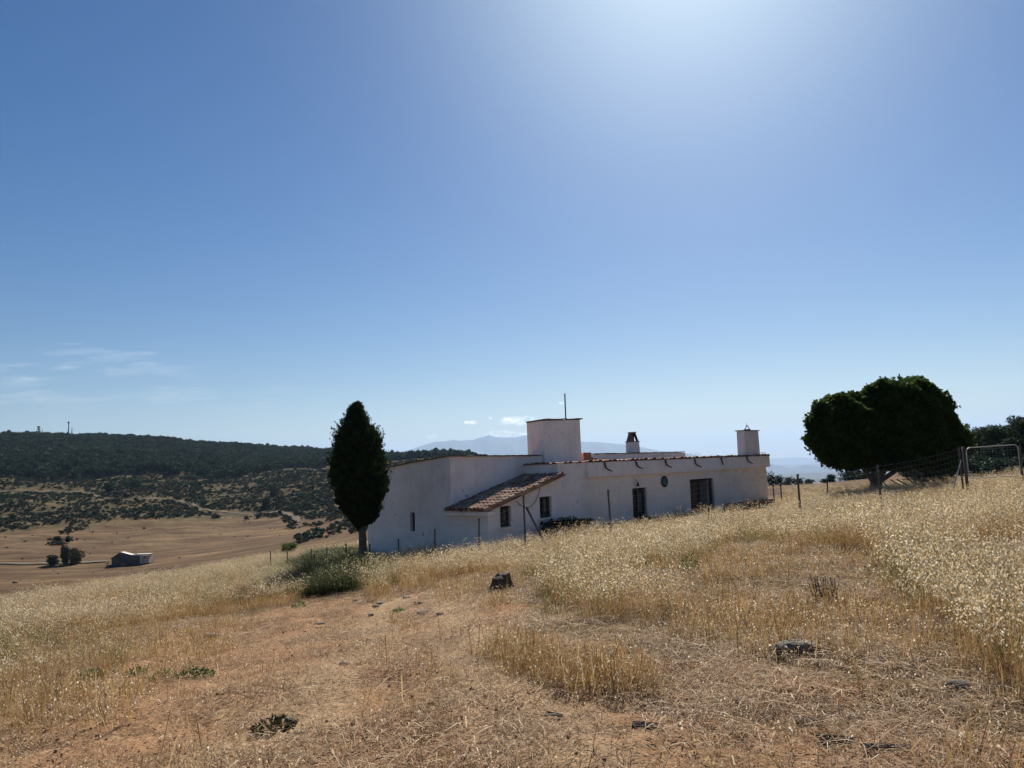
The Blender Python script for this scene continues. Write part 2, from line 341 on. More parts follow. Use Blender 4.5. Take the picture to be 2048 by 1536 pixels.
def build_ground():
    inner = R(39); az = np.concatenate([np.linspace(-math.pi, -inner, 70, endpoint=False), np.linspace(-inner, inner, 820), np.linspace(inner, math.pi, 71)[1:]])
    r = [0.6]
    while r[-1] < 60: r.append(r[-1]*1.014+.012)
    while r[-1] < 200: r.append(r[-1]*1.016)
    while r[-1] < 900: r.append(r[-1]+3.6)
    while r[-1] < 60000: r.append(r[-1]*1.045)
    r = np.array(r); A, Rr = np.meshgrid(az[:-1], r, indexing='ij')
    X = Rr*np.sin(A); Y = Rr*np.cos(A); Z = height(X, Y); na, nr = A.shape
    V = np.stack([X, Y, Z], -1).reshape(-1, 3)
    V = np.concatenate([V, [[0, 0, hz(0, 0.01)]]]); c = len(V)-1
    i, j = np.meshgrid(np.arange(na), np.arange(nr-1), indexing='ij'); i2 = (i+1) % na
    Fq = np.stack([i*nr+j, i*nr+j+1, i2*nr+j+1, i2*nr+j], -1).reshape(-1, 4)
    me = np_mesh('ground', V, Fq, True)
    # zones of soil: (bare path, brown field, scrub)
    px, py, ok = project(V); rad = np.hypot(V[:, 0], V[:, 1])
    path = np.zeros(len(V)); x, y = V[:, 0], V[:, 1]
    nn = fbm(x*.5, y*.5)
    jx = (fbm(x*1.1+50, y*1.1)-.5)*120; jy = (fbm(x*1.1, y*1.1+70)-.5)*60
    path[inpoly(px+jx, py+jy, PATH_POLY) & ok & (rad < 30)] = 1
    path[rad < 3] = 1
    field = smoothstep(70, 130, rad+nn*30)*(1-smoothstep(395, 430, rad+(fbm(x*.02, y*.02)-.5)*90))
    scrub = smoothstep(395, 430, rad+(fbm(x*.02, y*.02)-.5)*90)
    right = smoothstep(.06, .12, np.arctan2(x, y))
    field = np.where((np.arctan2(x, y) > .06) & (rad > 40), smoothstep(44, 60, rad), field)
    rut = np.zeros(len(V))
    for line in ([(480, 1600), (640, 1380), (745, 1270), (790, 1195)], [(1180, 1600), (1010, 1400), (930, 1290), (890, 1185)]):
        for a_, b_ in zip(line[:-1], line[1:]):
            A2, B2 = ground(*[min(v, 1535) if k else v for k, v in enumerate(a_)]), ground(*[min(v, 1535) if k else v for k, v in enumerate(b_)]); ex, ey = B2.x-A2.x, B2.y-A2.y
            tq = np.clip(((x-A2.x)*ex+(y-A2.y)*ey)/(ex*ex+ey*ey), 0, 1); dd = np.hypot(x-A2.x-tq*ex, y-A2.y-tq*ey)
            rut = np.maximum(rut, 1-smoothstep(.18, .55, dd+(nn-.5)*.4))
    colr = np.stack([path, field, scrub, rut], -1).astype(np.float32)
    at_ = me.color_attributes.new('zone', 'FLOAT_COLOR', 'POINT'); at_.data.foreach_set('color', colr.ravel())
    m, t, out = mat('dry_ground'); co = coords(t)
    zc = N(t, 'ShaderNodeVertexColor', layer_name='zone'); sp = N(t, 'ShaderNodeSeparateColor', {0: zc.outputs[0]})
    n_f = noise(t, co, 34, 6, .75); n_m = noise(t, co, 5.5, 6, .7); n_b = noise(t, co, .7, 4); n_h = noise(t, co, .035, 6, .65)
    # short straw lying about
    mp = N(t, 'ShaderNodeMapping', {'Vector': co, 'Scale': (60, 14, 14), 'Rotation': (0, 0, .5)}); s1 = noise(t, mp.outputs[0], 1.3, 3)
    mp = N(t, 'ShaderNodeMapping', {'Vector': co, 'Scale': (12, 55, 14), 'Rotation': (0, 0, .2)}); s2 = noise(t, mp.outputs[0], 1.3, 3)
    straw = N(t, 'ShaderNodeMath', {0: s1, 1: s2}, operation='MAXIMUM').outputs[0]
    soil = ramp(t, n_m, [(.28, (.125, .07, .04)), (.45, (.29, .165, .09)), (.6, (.47, .285, .155)), (.78, (.58, .40, .24))])
    soil = mix(t, ramp(t, n_b, [(.40, 0.0), (.62, .75)]), soil, (.40, .215, .11))
    grassg = ramp(t, n_m, [(.3, (.10, .06, .03)), (.5, (.22, .14, .065)), (.7, (.36, .25, .13))])
    base = mix(t, sp.outputs[0], grassg, soil)
    rutf = N(t, 'ShaderNodeMath', {0: zc.outputs[1], 1: .6}, operation='MULTIPLY').outputs[0]; base = mix(t, rutf, base, (.55, .385, .23))
    base = mix(t, ramp(t, straw, [(.60, 0.0), (.70, .85)]), base, (.55, .42, .25))
    base = mix(t, ramp(t, n_f, [(.36, .9), (.50, 0.0)]), base, (.055, .035, .022))
    mp = N(t, 'ShaderNodeMapping', {'Vector': co, 'Scale': (.012, .06, .05), 'Rotation': (0, 0, -.1)}); furrow = noise(t, mp.outputs[0], 3, 6, .6)
    fld = ramp(t, furrow, [(.3, (.085, .052, .032)), (.5, (.135, .085, .05)), (.68, (.21, .145, .08))])
    fld = mix(t, .9, fld, ramp(t, n_h, [(.3, (.62, .58, .55)), (.5, (.95, .95, .92)), (.7, (1.35, 1.3, 1.15))]), 'MULTIPLY')
    n_d = noise(t, co, .45, 5, .75); fld = mix(t, ramp(t, n_d, [(.34, .7), (.46, 0.0)]), fld, (.05, .042, .025))
    base = mix(t, sp.outputs[1], base, fld)
    n_s = noise(t, co, .09, 6, .7)
    scr = ramp(t, n_s, [(.35, (.04, .036, .02)), (.5, (.085, .066, .034)), (.64, (.16, .112, .06))])
    base = mix(t, sp.outputs[2], base, scr)
    hgt = N(t, 'ShaderNodeMath', {0: n_f, 1: N(t, 'ShaderNodeMath', {0: n_m, 1: 2.0}, operation='MULTIPLY').outputs[0]}, operation='ADD').outputs[0]
    pbsdf(t, out, base, 1.0, bump(t, hgt, .7, .05), 0, .05)
    g = link('ground', me, m); tag(g, kind='structure')
    return g
PATH_POLY = [(-400, 1700), (-400, 1480), (0, 1425), (150, 1385), (330, 1265), (560, 1212), (640, 1192), (900, 1182), (1040, 1200), (1075, 1262), (1180, 1295), (1400, 1318), (1600, 1345), (1900, 1430), (2048, 1480), (2500, 1560), (2500, 1700)]
build_ground()

def ribbon(name, pts, width, lift, col):
    """a track draped over the ground"""
    P = [ground(px, py, 60) for px, py in pts]; Q = []
    for a, b in zip(P[:-1], P[1:]):
        n = max(2, int((b-a).length/3))
        Q += [a.lerp(b, i/n) for i in range(n)]
    Q.append(P[-1]); Q = [Q[0]]+[sum((Q[min(max(i+k, 0), len(Q)-1)] for k in (-3, -2, -1, 0, 1, 2, 3)), Vector())/7 for i in range(1, len(Q)-1)]+[Q[-1]]
    V = []; m = 5
    for i, p in enumerate(Q):
        t = (Q[min(i+1, len(Q)-1)]-Q[max(i-1, 0)]).normalized(); s = Vector((-t.y, t.x, 0)).normalized()
        w = width*(.8+.4*float(vnoise(np.array([i*.15]), np.array([width]))[0]))
        for k in range(m):
            q = p+s*w*(k/(m-1)-.5); V.append((q.x, q.y, hz(q.x, q.y)+lift))
    n = len(Q); F4 = [(i*m+k, i*m+k+1, (i+1)*m+k+1, (i+1)*m+k) for i in range(n-1) for k in range(m-1)]
    o = link(name, np_mesh(name, V, F4), plain(name+'_soil', col, 1, nscale=.3, amp=.25)); tag(o, kind='structure'); return o
ribbon('dirt_track', [(-60, 985), (60, 982), (120, 984), (180, 986), (205, 998), (260, 999), (330, 998), (365, 1004), (400, 1020), (440, 1026), (500, 1027), (560, 1024), (586, 1032), (598, 1045)], 3.0, .35, (.12, .09, .06))
ribbon('field_path', [(-50, 1131), (60, 1129), (150, 1128), (215, 1123)], 3.0, .3, (.15, .11, .07))

# ------------------------------------------------------------------ farmhouse
def plan(px, Z, py=960): p = at(px, py, Z); return Vector((p.x, p.y, 0))
BK = Vector((-.714, .70, 0)).normalized(); D = Vector((.70, .714, 0)).normalized()
Cc = plan(902, 28, 1000); Dl = Cc+BK*5.3; Q = Cc-BK*1.92
P0 = plan(1172, 30.8, 960); P1 = plan(1534, 40.6, 960)
DG = (P0-Q).normalized(); DF = (P1-P0).normalized(); BF = Vector((-DF.y, DF.x, 0))
def hitwall(A, dr, px, py):
    v = ray(px, py); nrm = Vector((-dr.y, dr.x, 0)); vv = Vector(v)
    k = (A.dot(nrm))/(vv.dot(nrm)); p = vv*k; return (p-A).dot(dr), p.z+EYE
zt = EYE
house = empty('farmhouse', (Cc.x, Cc.y, hz(Cc.x, Cc.y)), 'long low whitewashed farmhouse with flat tiled roofs and a square tower', 'farmhouse')
HO = house.location.copy()
def wall(name, A, B, z0, tops, openings, m, depth=.22, thick=.3, out=None, parent=house, org=None):
    """upright wall A->B, openings (u0,u1,za,zb); tops [(u,z)...]; wavy hand-plastered face; returns dir, outward normal"""
    org = HO if org is None else org
    L = (B-A).length; dr = (B-A)/L; on = Vector((dr.y, -dr.x, 0)) if out is None else out
    ztop = lambda u: float(np.interp(u, [a for a, b in tops], [b for a, b in tops]))
    us = {0, L}; us |= {a for a, b in tops if 0 < a < L}
    for o in openings: us |= {o[0], o[1]}
    us = sorted(us); uu = []
    for a, b in zip(us[:-1], us[1:]):
        n = max(1, int((b-a)/.35)); uu += [a+(b-a)*i/n for i in range(n)]
    uu.append(us[-1])
    mb = MB(org)
    def pt(u, z, off=0):
        p = A+dr*u
        w = (float(fbm(np.array([u*.8+A.x]), np.array([z*.8+7]))[0])-.5)*.07*min(1, u*3, (L-u)*3)
        w = max(w, -.03)
        return Vector((p.x, p.y, z))+on*(w-off)
    for a, b in zip(uu[:-1], uu[1:]):
        mid = (a+b)/2; zs = {z0}
        col = [o for o in openings if o[0] <= mid <= o[1]]
        for o in col: zs |= {o[2], o[3]}
        zmax = min(ztop(a), ztop(b)); zz = [z0]; base = sorted(zs)
        full = base+[None]
        for c, d in zip(full[:-1], full[1:]):
            if d is None:
                n = max(1, int((zmax-c)/.5))
                for i in range(n):
                    la = c+(ztop(a)-c)*i/n; ha = c+(ztop(a)-c)*(i+1)/n; lb = c+(ztop(b)-c)*i/n; hb = c+(ztop(b)-c)*(i+1)/n
                    mb.add([pt(a, la), pt(b, lb), pt(b, hb), pt(a, ha)], [(0, 1, 2, 3)])
            else:
                if any(o[2] <= (c+d)/2 <= o[3] for o in col): continue
                n = max(1, int((d-c)/.5))
                for i in range(n):
                    l = c+(d-c)*i/n; h = c+(d-c)*(i+1)/n
                    mb.add([pt(a, l), pt(b, l), pt(b, h), pt(a, h)], [(0, 1, 2, 3)])
        # top and inner face
        mb.add([pt(a, ztop(a)), pt(b, ztop(b)), pt(b, ztop(b), thick), pt(a, ztop(a), thick)], [(0, 1, 2, 3)])
        if not col: mb.add([pt(a, z0, thick), pt(b, z0, thick), pt(b, ztop(b), thick), pt(a, ztop(a), thick)], [(3, 2, 1, 0)])
    for u0, u1, za, zb in openings:
        for (ua, zaa), (ub, zbb) in (((u0, za), (u0, zb)), ((u0, zb), (u1, zb)), ((u1, zb), (u1, za)), ((u1, za), (u0, za))):
            mb.add([pt(ua, zaa), pt(ub, zbb), pt(ub, zbb, depth), pt(ua, zaa, depth)], [(0, 1, 2, 3)])
    mb.add([pt(0, z0), pt(0, ztop(0)), pt(0, ztop(0), thick), pt(0, z0, thick)], [(0, 1, 2, 3)])
    mb.add([pt(L, z0), pt(L, ztop(L)), pt(L, ztop(L), thick), pt(L, z0, thick)], [(0, 1, 2, 3)])
    mb.build(name, m, parent)
    return dr, on
def opening_fill(kind, A, dr, on, o, depth, bars_h=0, bars_v=0, mull=1, parent=house, curtain=True):
    u0, u1, za, zb = o; f = MB(HO); w = .05; cen = lambda u, z, off: A+dr*u+Vector((0, 0, z))-on*off
    f.box(cen((u0+u1)/2, zb-w/2, depth-.03), u1-u0, .05, w, dr); f.box(cen((u0+u1)/2, za+w/2, depth-.03), u1-u0, .05, w, dr)
    for u in (u0+w/2, u1-w/2): f.box(cen(u, (za+zb)/2, depth-.03), w, .05, zb-za-2*w-.004, dr)
    for k in range(mull): f.box(cen(u0+(u1-u0)*(k+1)/(mull+1), (za+zb)/2, depth-.032), w*1.1, .046, zb-za-2*w-.004, dr)
    fo = f.build(kind, M['wood_dark'], parent)
    g = MB(HO); g.box(cen((u0+u1)/2, (za+zb)/2, depth-.005), u1-u0, .012, zb-za, dr); g.build('pane', M['glass'], fo)
    if curtain:
        g = MB(HO); g.box(cen(u0+(u1-u0)*.70, za+(zb-za)*.55, depth-.016), (u1-u0)*.24, .008, (zb-za)*.6, dr); g.build('curtain', M['curtain'], fo)
    if bars_v:
        b = MB(HO)
        for k in range(bars_v): b.tube([cen(u0+(u1-u0)*(k+.5)/bars_v, za+.01, .06), cen(u0+(u1-u0)*(k+.5)/bars_v, zb-.01, .06)], .009, 5)
        for k in range(bars_h): z = za+(zb-za)*(k+.5)/bars_h; b.tube([cen(u0+.005, z, .06), cen(u1-.005, z, .06)], .008, 5)
        b.build('grille', M['iron'], fo)
    return fo
hb = lambda p: p.z
ZB = EYE-4.2
ztopC = at(902, 913, 28).z; ztopD = hitwall(Cc, BK, 735, 945)[1]
_, ztop770 = hitwall(Cc, BK, 770, 937.5)
# gabled end block: left face (slit window) and right face
uS0, zS1 = hitwall(Cc, BK, 829, 1025); uS1, zS0 = hitwall(Cc, BK, 820, 1063)
Lb = 5.3; lt = lambda u: [(0, ztopC), (1.9, hitwall(Cc, BK, 840, 923)[1]), (4.1, ztop770), (5.3, ztop770-.12)]
tops = [(Lb-u, z) for u, z in reversed(lt(0))]
slit = (Lb-uS1, Lb-uS0, zS0, zS1)
wall('gable_wall', Dl, Cc, ZB, tops, [slit], M['plaster'])
opening_fill('slit_window', Dl, -BK, Vector((-.7, -.714, 0)).normalized(), slit, .2, mull=0, curtain=False)
zE = at(1058, 912, 31.2).z
wall('block_wall', Cc, Cc+D*7, ZB, [(0, ztopC), (4.3, zE), (7, zE-.02)], [], M['plaster'])
wall('rear_wall', Dl+D*7, Dl, ZB, [(0, ztop770-.15), (7, ztop770-.12)], [], M['plaster'])
wall('inner_wall', Cc+D*7, Dl+D*7, ZB, [(0, zE-.02), (5.3, ztop770-.15)], [], M['plaster'])
def tile_row(mb, A, B, zA, zB, w=.2, out=Vector((0, 0, 0)), over=.07, jit=.012, ln=.38, zs=None, skip=0):
    """a line of worn barrel tiles laid across a wall top"""
    L = (B-A).length; dr = (B-A)/L; n = int(L/w)
    nrm = Vector((dr.y, -dr.x, 0))
    for i in range(n):
        if random.random() < skip: continue
        u = (i+.5)*L/n; z = (zs(u) if zs else zA+(zB-zA)*u/L)+random.uniform(-jit, jit)
        c = A+dr*u; tilt = random.uniform(-.05, .05); rad = w*.56; m = 5; vs = []
        yaw = random.uniform(-.08, .08); nn = (nrm+dr*yaw).normalized()
        for s in (0, 1):
            for q in (0, 1):
                r_ = rad-(0 if q == 0 else .016)
                for k in range(m+1):
                    w_ = math.pi*k/m
                    p = c+nn*(over-s*ln)+dr*(math.cos(w_)*r_)+Vector((0, 0, z+math.sin(w_)*r_*.62+tilt*(s-.5)))
                    vs.append(p)
        k1 = m+1; fs = []
        for k in range(m):
            fs += [(k, k+1, 2*k1+k+1, 2*k1+k), (k1+k, 3*k1+k, 3*k1+k+1, k1+k+1), (k, k1+k, k1+k+1, k+1), (2*k1+k, 2*k1+k+1, 3*k1+k+1, 3*k1+k)]
        mb.add(vs, fs)
mb = MB(HO)
zlf = lambda u: float(np.interp(Lb-u, [a for a, b in lt(0)], [b for a, b in lt(0)]))
b4 = [Cc+Vector((0, 0, ztopC))-BK*.05, Cc+D*7+Vector((0, 0, zE-.02))-BK*.05, Dl+D*7+Vector((0, 0, ztop770-.15))+BK*.05, Dl+Vector((0, 0, ztop770-.12))+BK*.05]
mb.add([p+Vector((0, 0, .015)) for p in b4], [(0, 1, 2, 3)])
mb.build('block_roof', M['tile'], house)
mb = MB(HO)
tile_row(mb, Cc, Cc+D*7, 0, 0, .33, zs=lambda u: float(np.interp(u, [0, 4.3, 7], [ztopC, zE, zE-.02]))-.01, over=.06, skip=.12, w_=None) if False else None
for i in range(34):   # thin broken slabs along the block's parapet
    u = .08+i*.2; 
    if random.random() < .12: continue
    z = float(np.interp(u, [0, 4.3, 7], [ztopC, zE, zE-.02]))+.02+random.uniform(-.008, .012)
    mb.box(Cc+D*u+BK*.06+Vector((0, 0, z)), .2*random.uniform(.8, 1.05), .34, .035, D+Vector((0, 0, random.uniform(-.06, .06))))
for i in range(26):
    u = .08+i*.2
    z = zlf(u)+.02+random.uniform(-.008, .012)
    mb.box(Dl-BK*u+D*.10+Vector((0, 0, z)), .19, .36, .035, -BK+Vector((0, 0, random.uniform(-.02, .12))))
mb.build('parapet_tiles', M['tile_dark'], house)
# lean-to: eave wall, front (windows), tiled roof
zEv = at(902, 1017, 28).z
sR = 3.87; zR = hitwall(Q, DG, 1117, 951)[1]
w1 = [hitwall(Q, DG, 1000, 1013), hitwall(Q, DG, 1023, 1053)]; w2 = [hitwall(Q, DG, 1079, 994), hitwall(Q, DG, 1104.5, 1034)]
W1 = (w1[0][0], w1[1][0], w1[1][1], w1[0][1]); W2 = (w2[0][0], w2[1][0], w2[1][1], w2[0][1])
LG = (P0-Q).length
sR = hitwall(Q, DG, 1116, 950)[0]
zGc = hitwall(Q, DG, 1117, 928)[1]; zP0 = hitwall(Q, DG, 1172, 925.5)[1]
gt = [(0, zEv-.02), (sR*.5, (zEv+zR)/2-.06), (sR, zR-.04), (sR+.002, zGc), (LG, zP0)]
dG, nG = wall('front_wall', Q, P0, ZB, gt, [W1, W2], M['plaster'])
opening_fill('window', Q, dG, nG, W1, .2, 5, 4)
opening_fill('window', Q, dG, nG, W2, .2, 5, 4)
for w in (W1, W2):
    s_ = MB(HO); s_.box(Q+dG*((w[0]+w[1])/2)+nG*.04+Vector((0, 0, w[2]-.03)), w[1]-w[0]+.12, .12, .05, dG)
    s_.build('window_sill', M['plaster_warm'], house)
wall('eave_wall', Cc, Q, ZB, [(0, zEv-.05), (1.92, zEv-.05)], [], M['plaster'])
mb = MB(HO); mb.box(Cc.lerp(Q, .55)-D*.10+Vector((0, 0, zEv-.15)), 2.35, .34, .16, (Q-Cc)); mb.build('eave_beam', M['plaster_warm'], house, bevel=.01)
mb = MB(HO); Lr = (Q+dG*sR-Q).length; roofA = Cc-D*.32-BK*(-.02); W_ = 2.12
up = Vector((D.x*sR, D.y*sR, zR-zEv)); Ls = up.length; up.normalize(); ac = -BK; nr_ = up.cross(ac).normalized(); nr_ = nr_ if nr_.z > 0 else -nr_
start = Cc+Vector((0, 0, zEv))-up*.30
nc, nrw = 10, 13; cw = W_/nc; rl = (Ls+.32)/nrw
mb.add([start-nr_*.03, start+ac*W_-nr_*.03, start+ac*W_+up*(Ls+.3)-nr_*.03, start+up*(Ls+.3)-nr_*.03], [(0, 1, 2, 3)])
def sag(u, v): return -.05*math.sin(math.pi*v)*math.sin(math.pi*min(u, 1))
for i in range(nc*2+1):
    conv = i % 2 == 1
    for j in range(nrw):
        base = start+ac*(i*cw/2)+up*(j*rl)+ac*random.uniform(-.012, .012)+nr_*sag(i/(2*nc), j/nrw)*1.0
        m = 5; vs = []; sc = random.uniform(.94, 1.05); lift = random.uniform(.0, .02)
        for s in (0, 1):
            rad = cw*.36*sc*(1.0-.14*s)*(1 if conv else 1.05)
            for q in (0, 1):
                for k in range(m+1):
                    w = math.pi*k/m; sg = 1 if conv else -1
                    hgt = math.sin(w)*rad*sg*.95+(.055 if conv else .05)+lift+(.022 if s == 0 else 0)-(.014 if q else 0)
                    vs.append(base+ac*(math.cos(w)*rad)+nr_*hgt+up*(s*rl*1.14))
        k1 = m+1; fs = []
        for k in range(m):
            fs += [(k, k+1, 2*k1+k+1, 2*k1+k), (k1+k, 3*k1+k, 3*k1+k+1, k1+k+1), (k, k1+k, k1+k+1, k+1)]
        mb.add(vs, fs)
mb.build('lean_to_roof', M['tile'], house)
# main range
Gc = Q+DG*sR; LF = (P1-P0).length
d1a = hitwall(P0, DF, 1264, 977); d1b = hitwall(P0, DF, 1299, 1060); d2a = hitwall(P0, DF, 1379, 959); d2b = hitwall(P0, DF, 1432, 1040)
zfl = EYE-2.55
O1 = (d1a[0], d1b[0]-.05, zfl, d1a[1]); O2 = (d2a[0], d2b[0], zfl, d2a[1])
dF, nF = wall('facade_wall', P0, P1, ZB, [(0, zt-.1), (LF, zt-.1)], [O1, O2], M['plaster_warm'])
opening_fill('door', P0, dF, nF, O1, .2, 9, 6)
opening_fill('door', P0, dF, nF, O2, .2, 11, 11, mull=1)
zFb = hitwall(P0, DF, 1176, 955)[1]; zF1 = hitwall(P0, DF, 1178, 925)[1]; zF2 = hitwall(P0, DF, 1534, 911.5)[1]
mb = MB(HO)
nseg = 30; Lf = LF+.18
for i in range(nseg):
    a = i*Lf/nseg; b = (i+1)*Lf/nseg; za = zF1+(zF2-zF1)*a/Lf; zb = zF1+(zF2-zF1)*b/Lf
    ja = (float(fbm(np.array([a]), np.array([1.]))[0])-.5)*.05; jb = (float(fbm(np.array([b]), np.array([1.]))[0])-.5)*.05
    A_ = P0+dF*a; B_ = P0+dF*b; o = nF*.14; V3 = lambda p, z: Vector((p.x, p.y, z))
    bt = [V3(A_+o, zFb+ja*.6), V3(B_+o, zFb+jb*.6), V3(B_-nF*.25, zFb+jb*.6), V3(A_-nF*.25, zFb+ja*.6)]
    tp = [V3(A_+o*(1+ja), za), V3(B_+o*(1+jb), zb), V3(B_-nF*.25, zb), V3(A_-nF*.25, za)]
    mb.add(bt+tp, [(3, 2, 1, 0), (4, 5, 6, 7), (0, 1, 5, 4), (2, 3, 7, 6)]+([(3, 0, 4, 7)] if i == 0 else [])+([(1, 2, 6, 5)] if i == nseg-1 else []))
mb.build('fascia', M['plaster'], house)
Bk = 5.6
side_wall_A = P1+BF*Bk
wall('end_wall', P1, side_wall_A, ZB, [(0, zt-.1), (Bk, zt-.1)], [], M['plaster'])
wall('back_wall', side_wall_A, Gc+BK*Bk, ZB, [(0, zt-.1), (20, zt-.1)], [], M['plaster'])
wall('step_wall', Gc+BK*2.3, Gc, ZB, [(0, zGc), (2.3, zGc)], [], M['plaster'])
mb = MB(HO)
pr = [Gc, P0, P1+dF*.1, side_wall_A+dF*.1, Gc+BK*Bk]; zz = [zGc, zF1, zF2, zF2, zGc]
mb.add([Vector((p.x, p.y, z-.03)) for p, z in zip(pr, zz)], [(0, 1, 2, 3, 4)]); mb.build('main_roof', M['tile_dark'], house)
mb = MB(HO)
tile_row(mb, P0+nF*.10, P1+dF*.18+nF*.10, 0, 0, .30, zs=lambda u: zF1+(zF2-zF1)*u/Lf-.01, over=.07, ln=.42, jit=.015)
tile_row(mb, Gc+dG*.02, P0, 0, 0, .26, zs=lambda u: zGc+(zP0-zGc)*u/max(.1, (P0-Gc).length)-.01, over=.05, ln=.3, jit=.02, skip=.1)
tile_row(mb, Gc+BK*2.3, Gc, 0, 0, .26, zs=lambda u: zGc-.01, over=.06, ln=.3, jit=.02)
mb.build('edge_tiles', M['tile'], house)
# brick plinth
uP, zP = hitwall(P0, DF, 1447, 1008)
mb = MB(HO)
for i in range(14):
    a = uP+(LF+.12-uP)*i/14; b = uP+(LF+.12-uP)*(i+1)/14-.003
    mb.box(P0+dF*((a+b)/2)+nF*.10+Vector((0, 0, zP+random.uniform(-.02, .02)-.7)), b-a, .22, 1.4, dF)
mb.build('brick_plinth', M['brickwall'], house)
# tower
K = plan(1088, 31.5, 880); Tr = K+D*2.38; Tl = K+BK*.95; zTt = [at(1088, 841.5, 31.5).z, hitwall(K, D, 1160, 840)[1], hitwall(K, BK, 1057, 846)[1]]
zb_ = zGc-.6
def tower_pt(p, z): return Vector((p.x, p.y, z))
wall('tower_front', K, Tr, zb_, [(0, zTt[0]), (2.38, zTt[1])], [], M['plaster'])
wall('tower_side', Tl, K, zb_, [(0, zTt[2]), (.95, zTt[0])], [], M['plaster'])
wall('tower_back', Tr+BK*.95, Tl, zb_, [(0, zTt[1]), (2.38, zTt[2])], [], M['plaster'])
wall('tower_end', Tr, Tr+BK*.95, zb_, [(0, zTt[1]), (.95, zTt[1])], [], M['plaster'])
mb = MB(HO)
mb.hexa([tower_pt(K, zTt[0])-BK*.0, tower_pt(Tr, zTt[1]), tower_pt(Tr+BK*.95, zTt[1]), tower_pt(Tl, zTt[2])],
        [tower_pt(K, zTt[0]+.02), tower_pt(Tr, zTt[1]+.02), tower_pt(Tr+BK*.95, zTt[1]+.02), tower_pt(Tl, zTt[2]+.02)])
for i in range(8):
    u = .14+i*.30; z = zTt[0]+(zTt[1]-zTt[0])*u/2.38+.045+random.uniform(-.01, .02)
    if i in (5,): continue
    mb.box(K+D*u+BK*.12+Vector((0, 0, z)), .31*random.uniform(.85, 1.04), .36, .045, D+Vector((0, 0, random.uniform(-.04, .04))))
for i in range(3):
    u = .14+i*.32; z = zTt[0]+(zTt[2]-zTt[0])*u/.95+.042
    mb.box(K+BK*u+D*.10+Vector((0, 0, z)), .32, .32, .045, BK+Vector((0, 0, -.04)))
mb.box(Tr-D*.04+Vector((0, 0, zTt[1]+.055))+BK*.1, .3, .38, .045, D)
mb.build('tower_cap', M['tile_dark'], house)
mb = MB(HO); a = at(1131.5, 839, 32.6); b = at(1129.5, 787, 32.6); a.z -= .2; mb.tube([a, b], .028, 6); mb.build('antenna_pole', M['iron'], house)
# raised rear range
R0 = plan(1188, 37, 915); dR = DF; uR = hitwall(R0, dR, 1371, 910)[0]; R1 = R0+dR*uR
zR0 = at(1190, 909, 37).z; zR1 = hitwall(R0, dR, 1371, 905)[1]
wall('raised_wall', R0, R1, zt-.5, [(0, zR0), (uR, zR1)], [], M['plaster'])
wall('raised_end', R1, R1+BF*3, zt-.5, [(0, zR1), (3, zR1)], [], M['plaster'])
wall('raised_back', R1+BF*3, R0+BF*3, zt-.5, [(0, zR1), (uR, zR0)], [], M['plaster'])
wall('raised_side', R0+BF*3, R0, zt-.5, [(0, zR0), (3, zR0)], [], M['plaster'])
mb = MB(HO); mb.add([R0+Vector((0, 0, zR0+.01)), R1+Vector((0, 0, zR1+.01)), R1+BF*3+Vector((0, 0, zR1+.01)), R0+BF*3+Vector((0, 0, zR0+.01))], [(0, 1, 2, 3)])
for i in range(int(uR/.28)):
    if random.random() < .08: continue
    u = .14+i*.28; mb.box(R0+dR*u+BF*.1+Vector((0, 0, zR0+(zR1-zR0)*u/uR+.035+random.uniform(-.01, .012))), .28*random.uniform(.85, 1.03), .34, .035, dR+Vector((0, 0, random.uniform(-.07, .07))))
mb.build('raised_roof', M['tile_dark'], house)
# chimneys
def chim(px0, px1, pyb, pyt, Z, dep):
    a = plan(px0, Z, pyb); b = plan(px1, Z, pyb); w = (b-a).length; u = (b-a)/w
    c = (a+b)/2; z0 = at((px0+px1)/2, pyb, Z).z; z1 = at((px0+px1)/2, pyt, Z).z; return c, u, w, z0, z1
c1, u1, w1_, z10, z11 = chim(1253.5, 1278.5, 907, 884, 41.5, .6); yv = Vector((-u1.y, u1.x, 0))
mb = MB(HO)
b_ = [c1+u1*(w1_/2+.02)*a+yv*.33*b for a, b in ((-1, -1), (1, -1), (1, 1), (-1, 1))]; t_ = [c1+u1*(w1_/2-.02)*a+yv*.30*b for a, b in ((-1, -1), (1, -1), (1, 1), (-1, 1))]
mb.hexa([p+Vector((0, 0, z10-.3)) for p in b_], [p+Vector((0, 0, z11)) for p in t_])
ch = mb.build('chimney', M['plaster'], house, bevel=.02)
mb = MB(HO); mb.box(c1+Vector((0, 0, z11+.02)), w1_+.06, .68, .035, u1)
zc = at(1265, 864.5, 41.5).z; hx = w1_/2-.05; 
for sgn in (-1, 1):   # two slabs leaning on each other, open at the front
    lo = c1+u1*sgn*hx; hi = c1+u1*sgn*.15
    n_ = .05
    mb.hexa([lo+yv*-.3+Vector((0, 0, z11+.04)), lo+yv*.3+Vector((0, 0, z11+.04)), lo-u1*sgn*n_+yv*.3+Vector((0, 0, z11+.04)), lo-u1*sgn*n_-yv*.3+Vector((0, 0, z11+.04))],
            [hi+yv*-.28+Vector((0, 0, zc-.03)), hi+yv*.28+Vector((0, 0, zc-.03)), hi-u1*sgn*n_+yv*.28+Vector((0, 0, zc-.03)), hi-u1*sgn*n_-yv*.28+Vector((0, 0, zc-.03))])
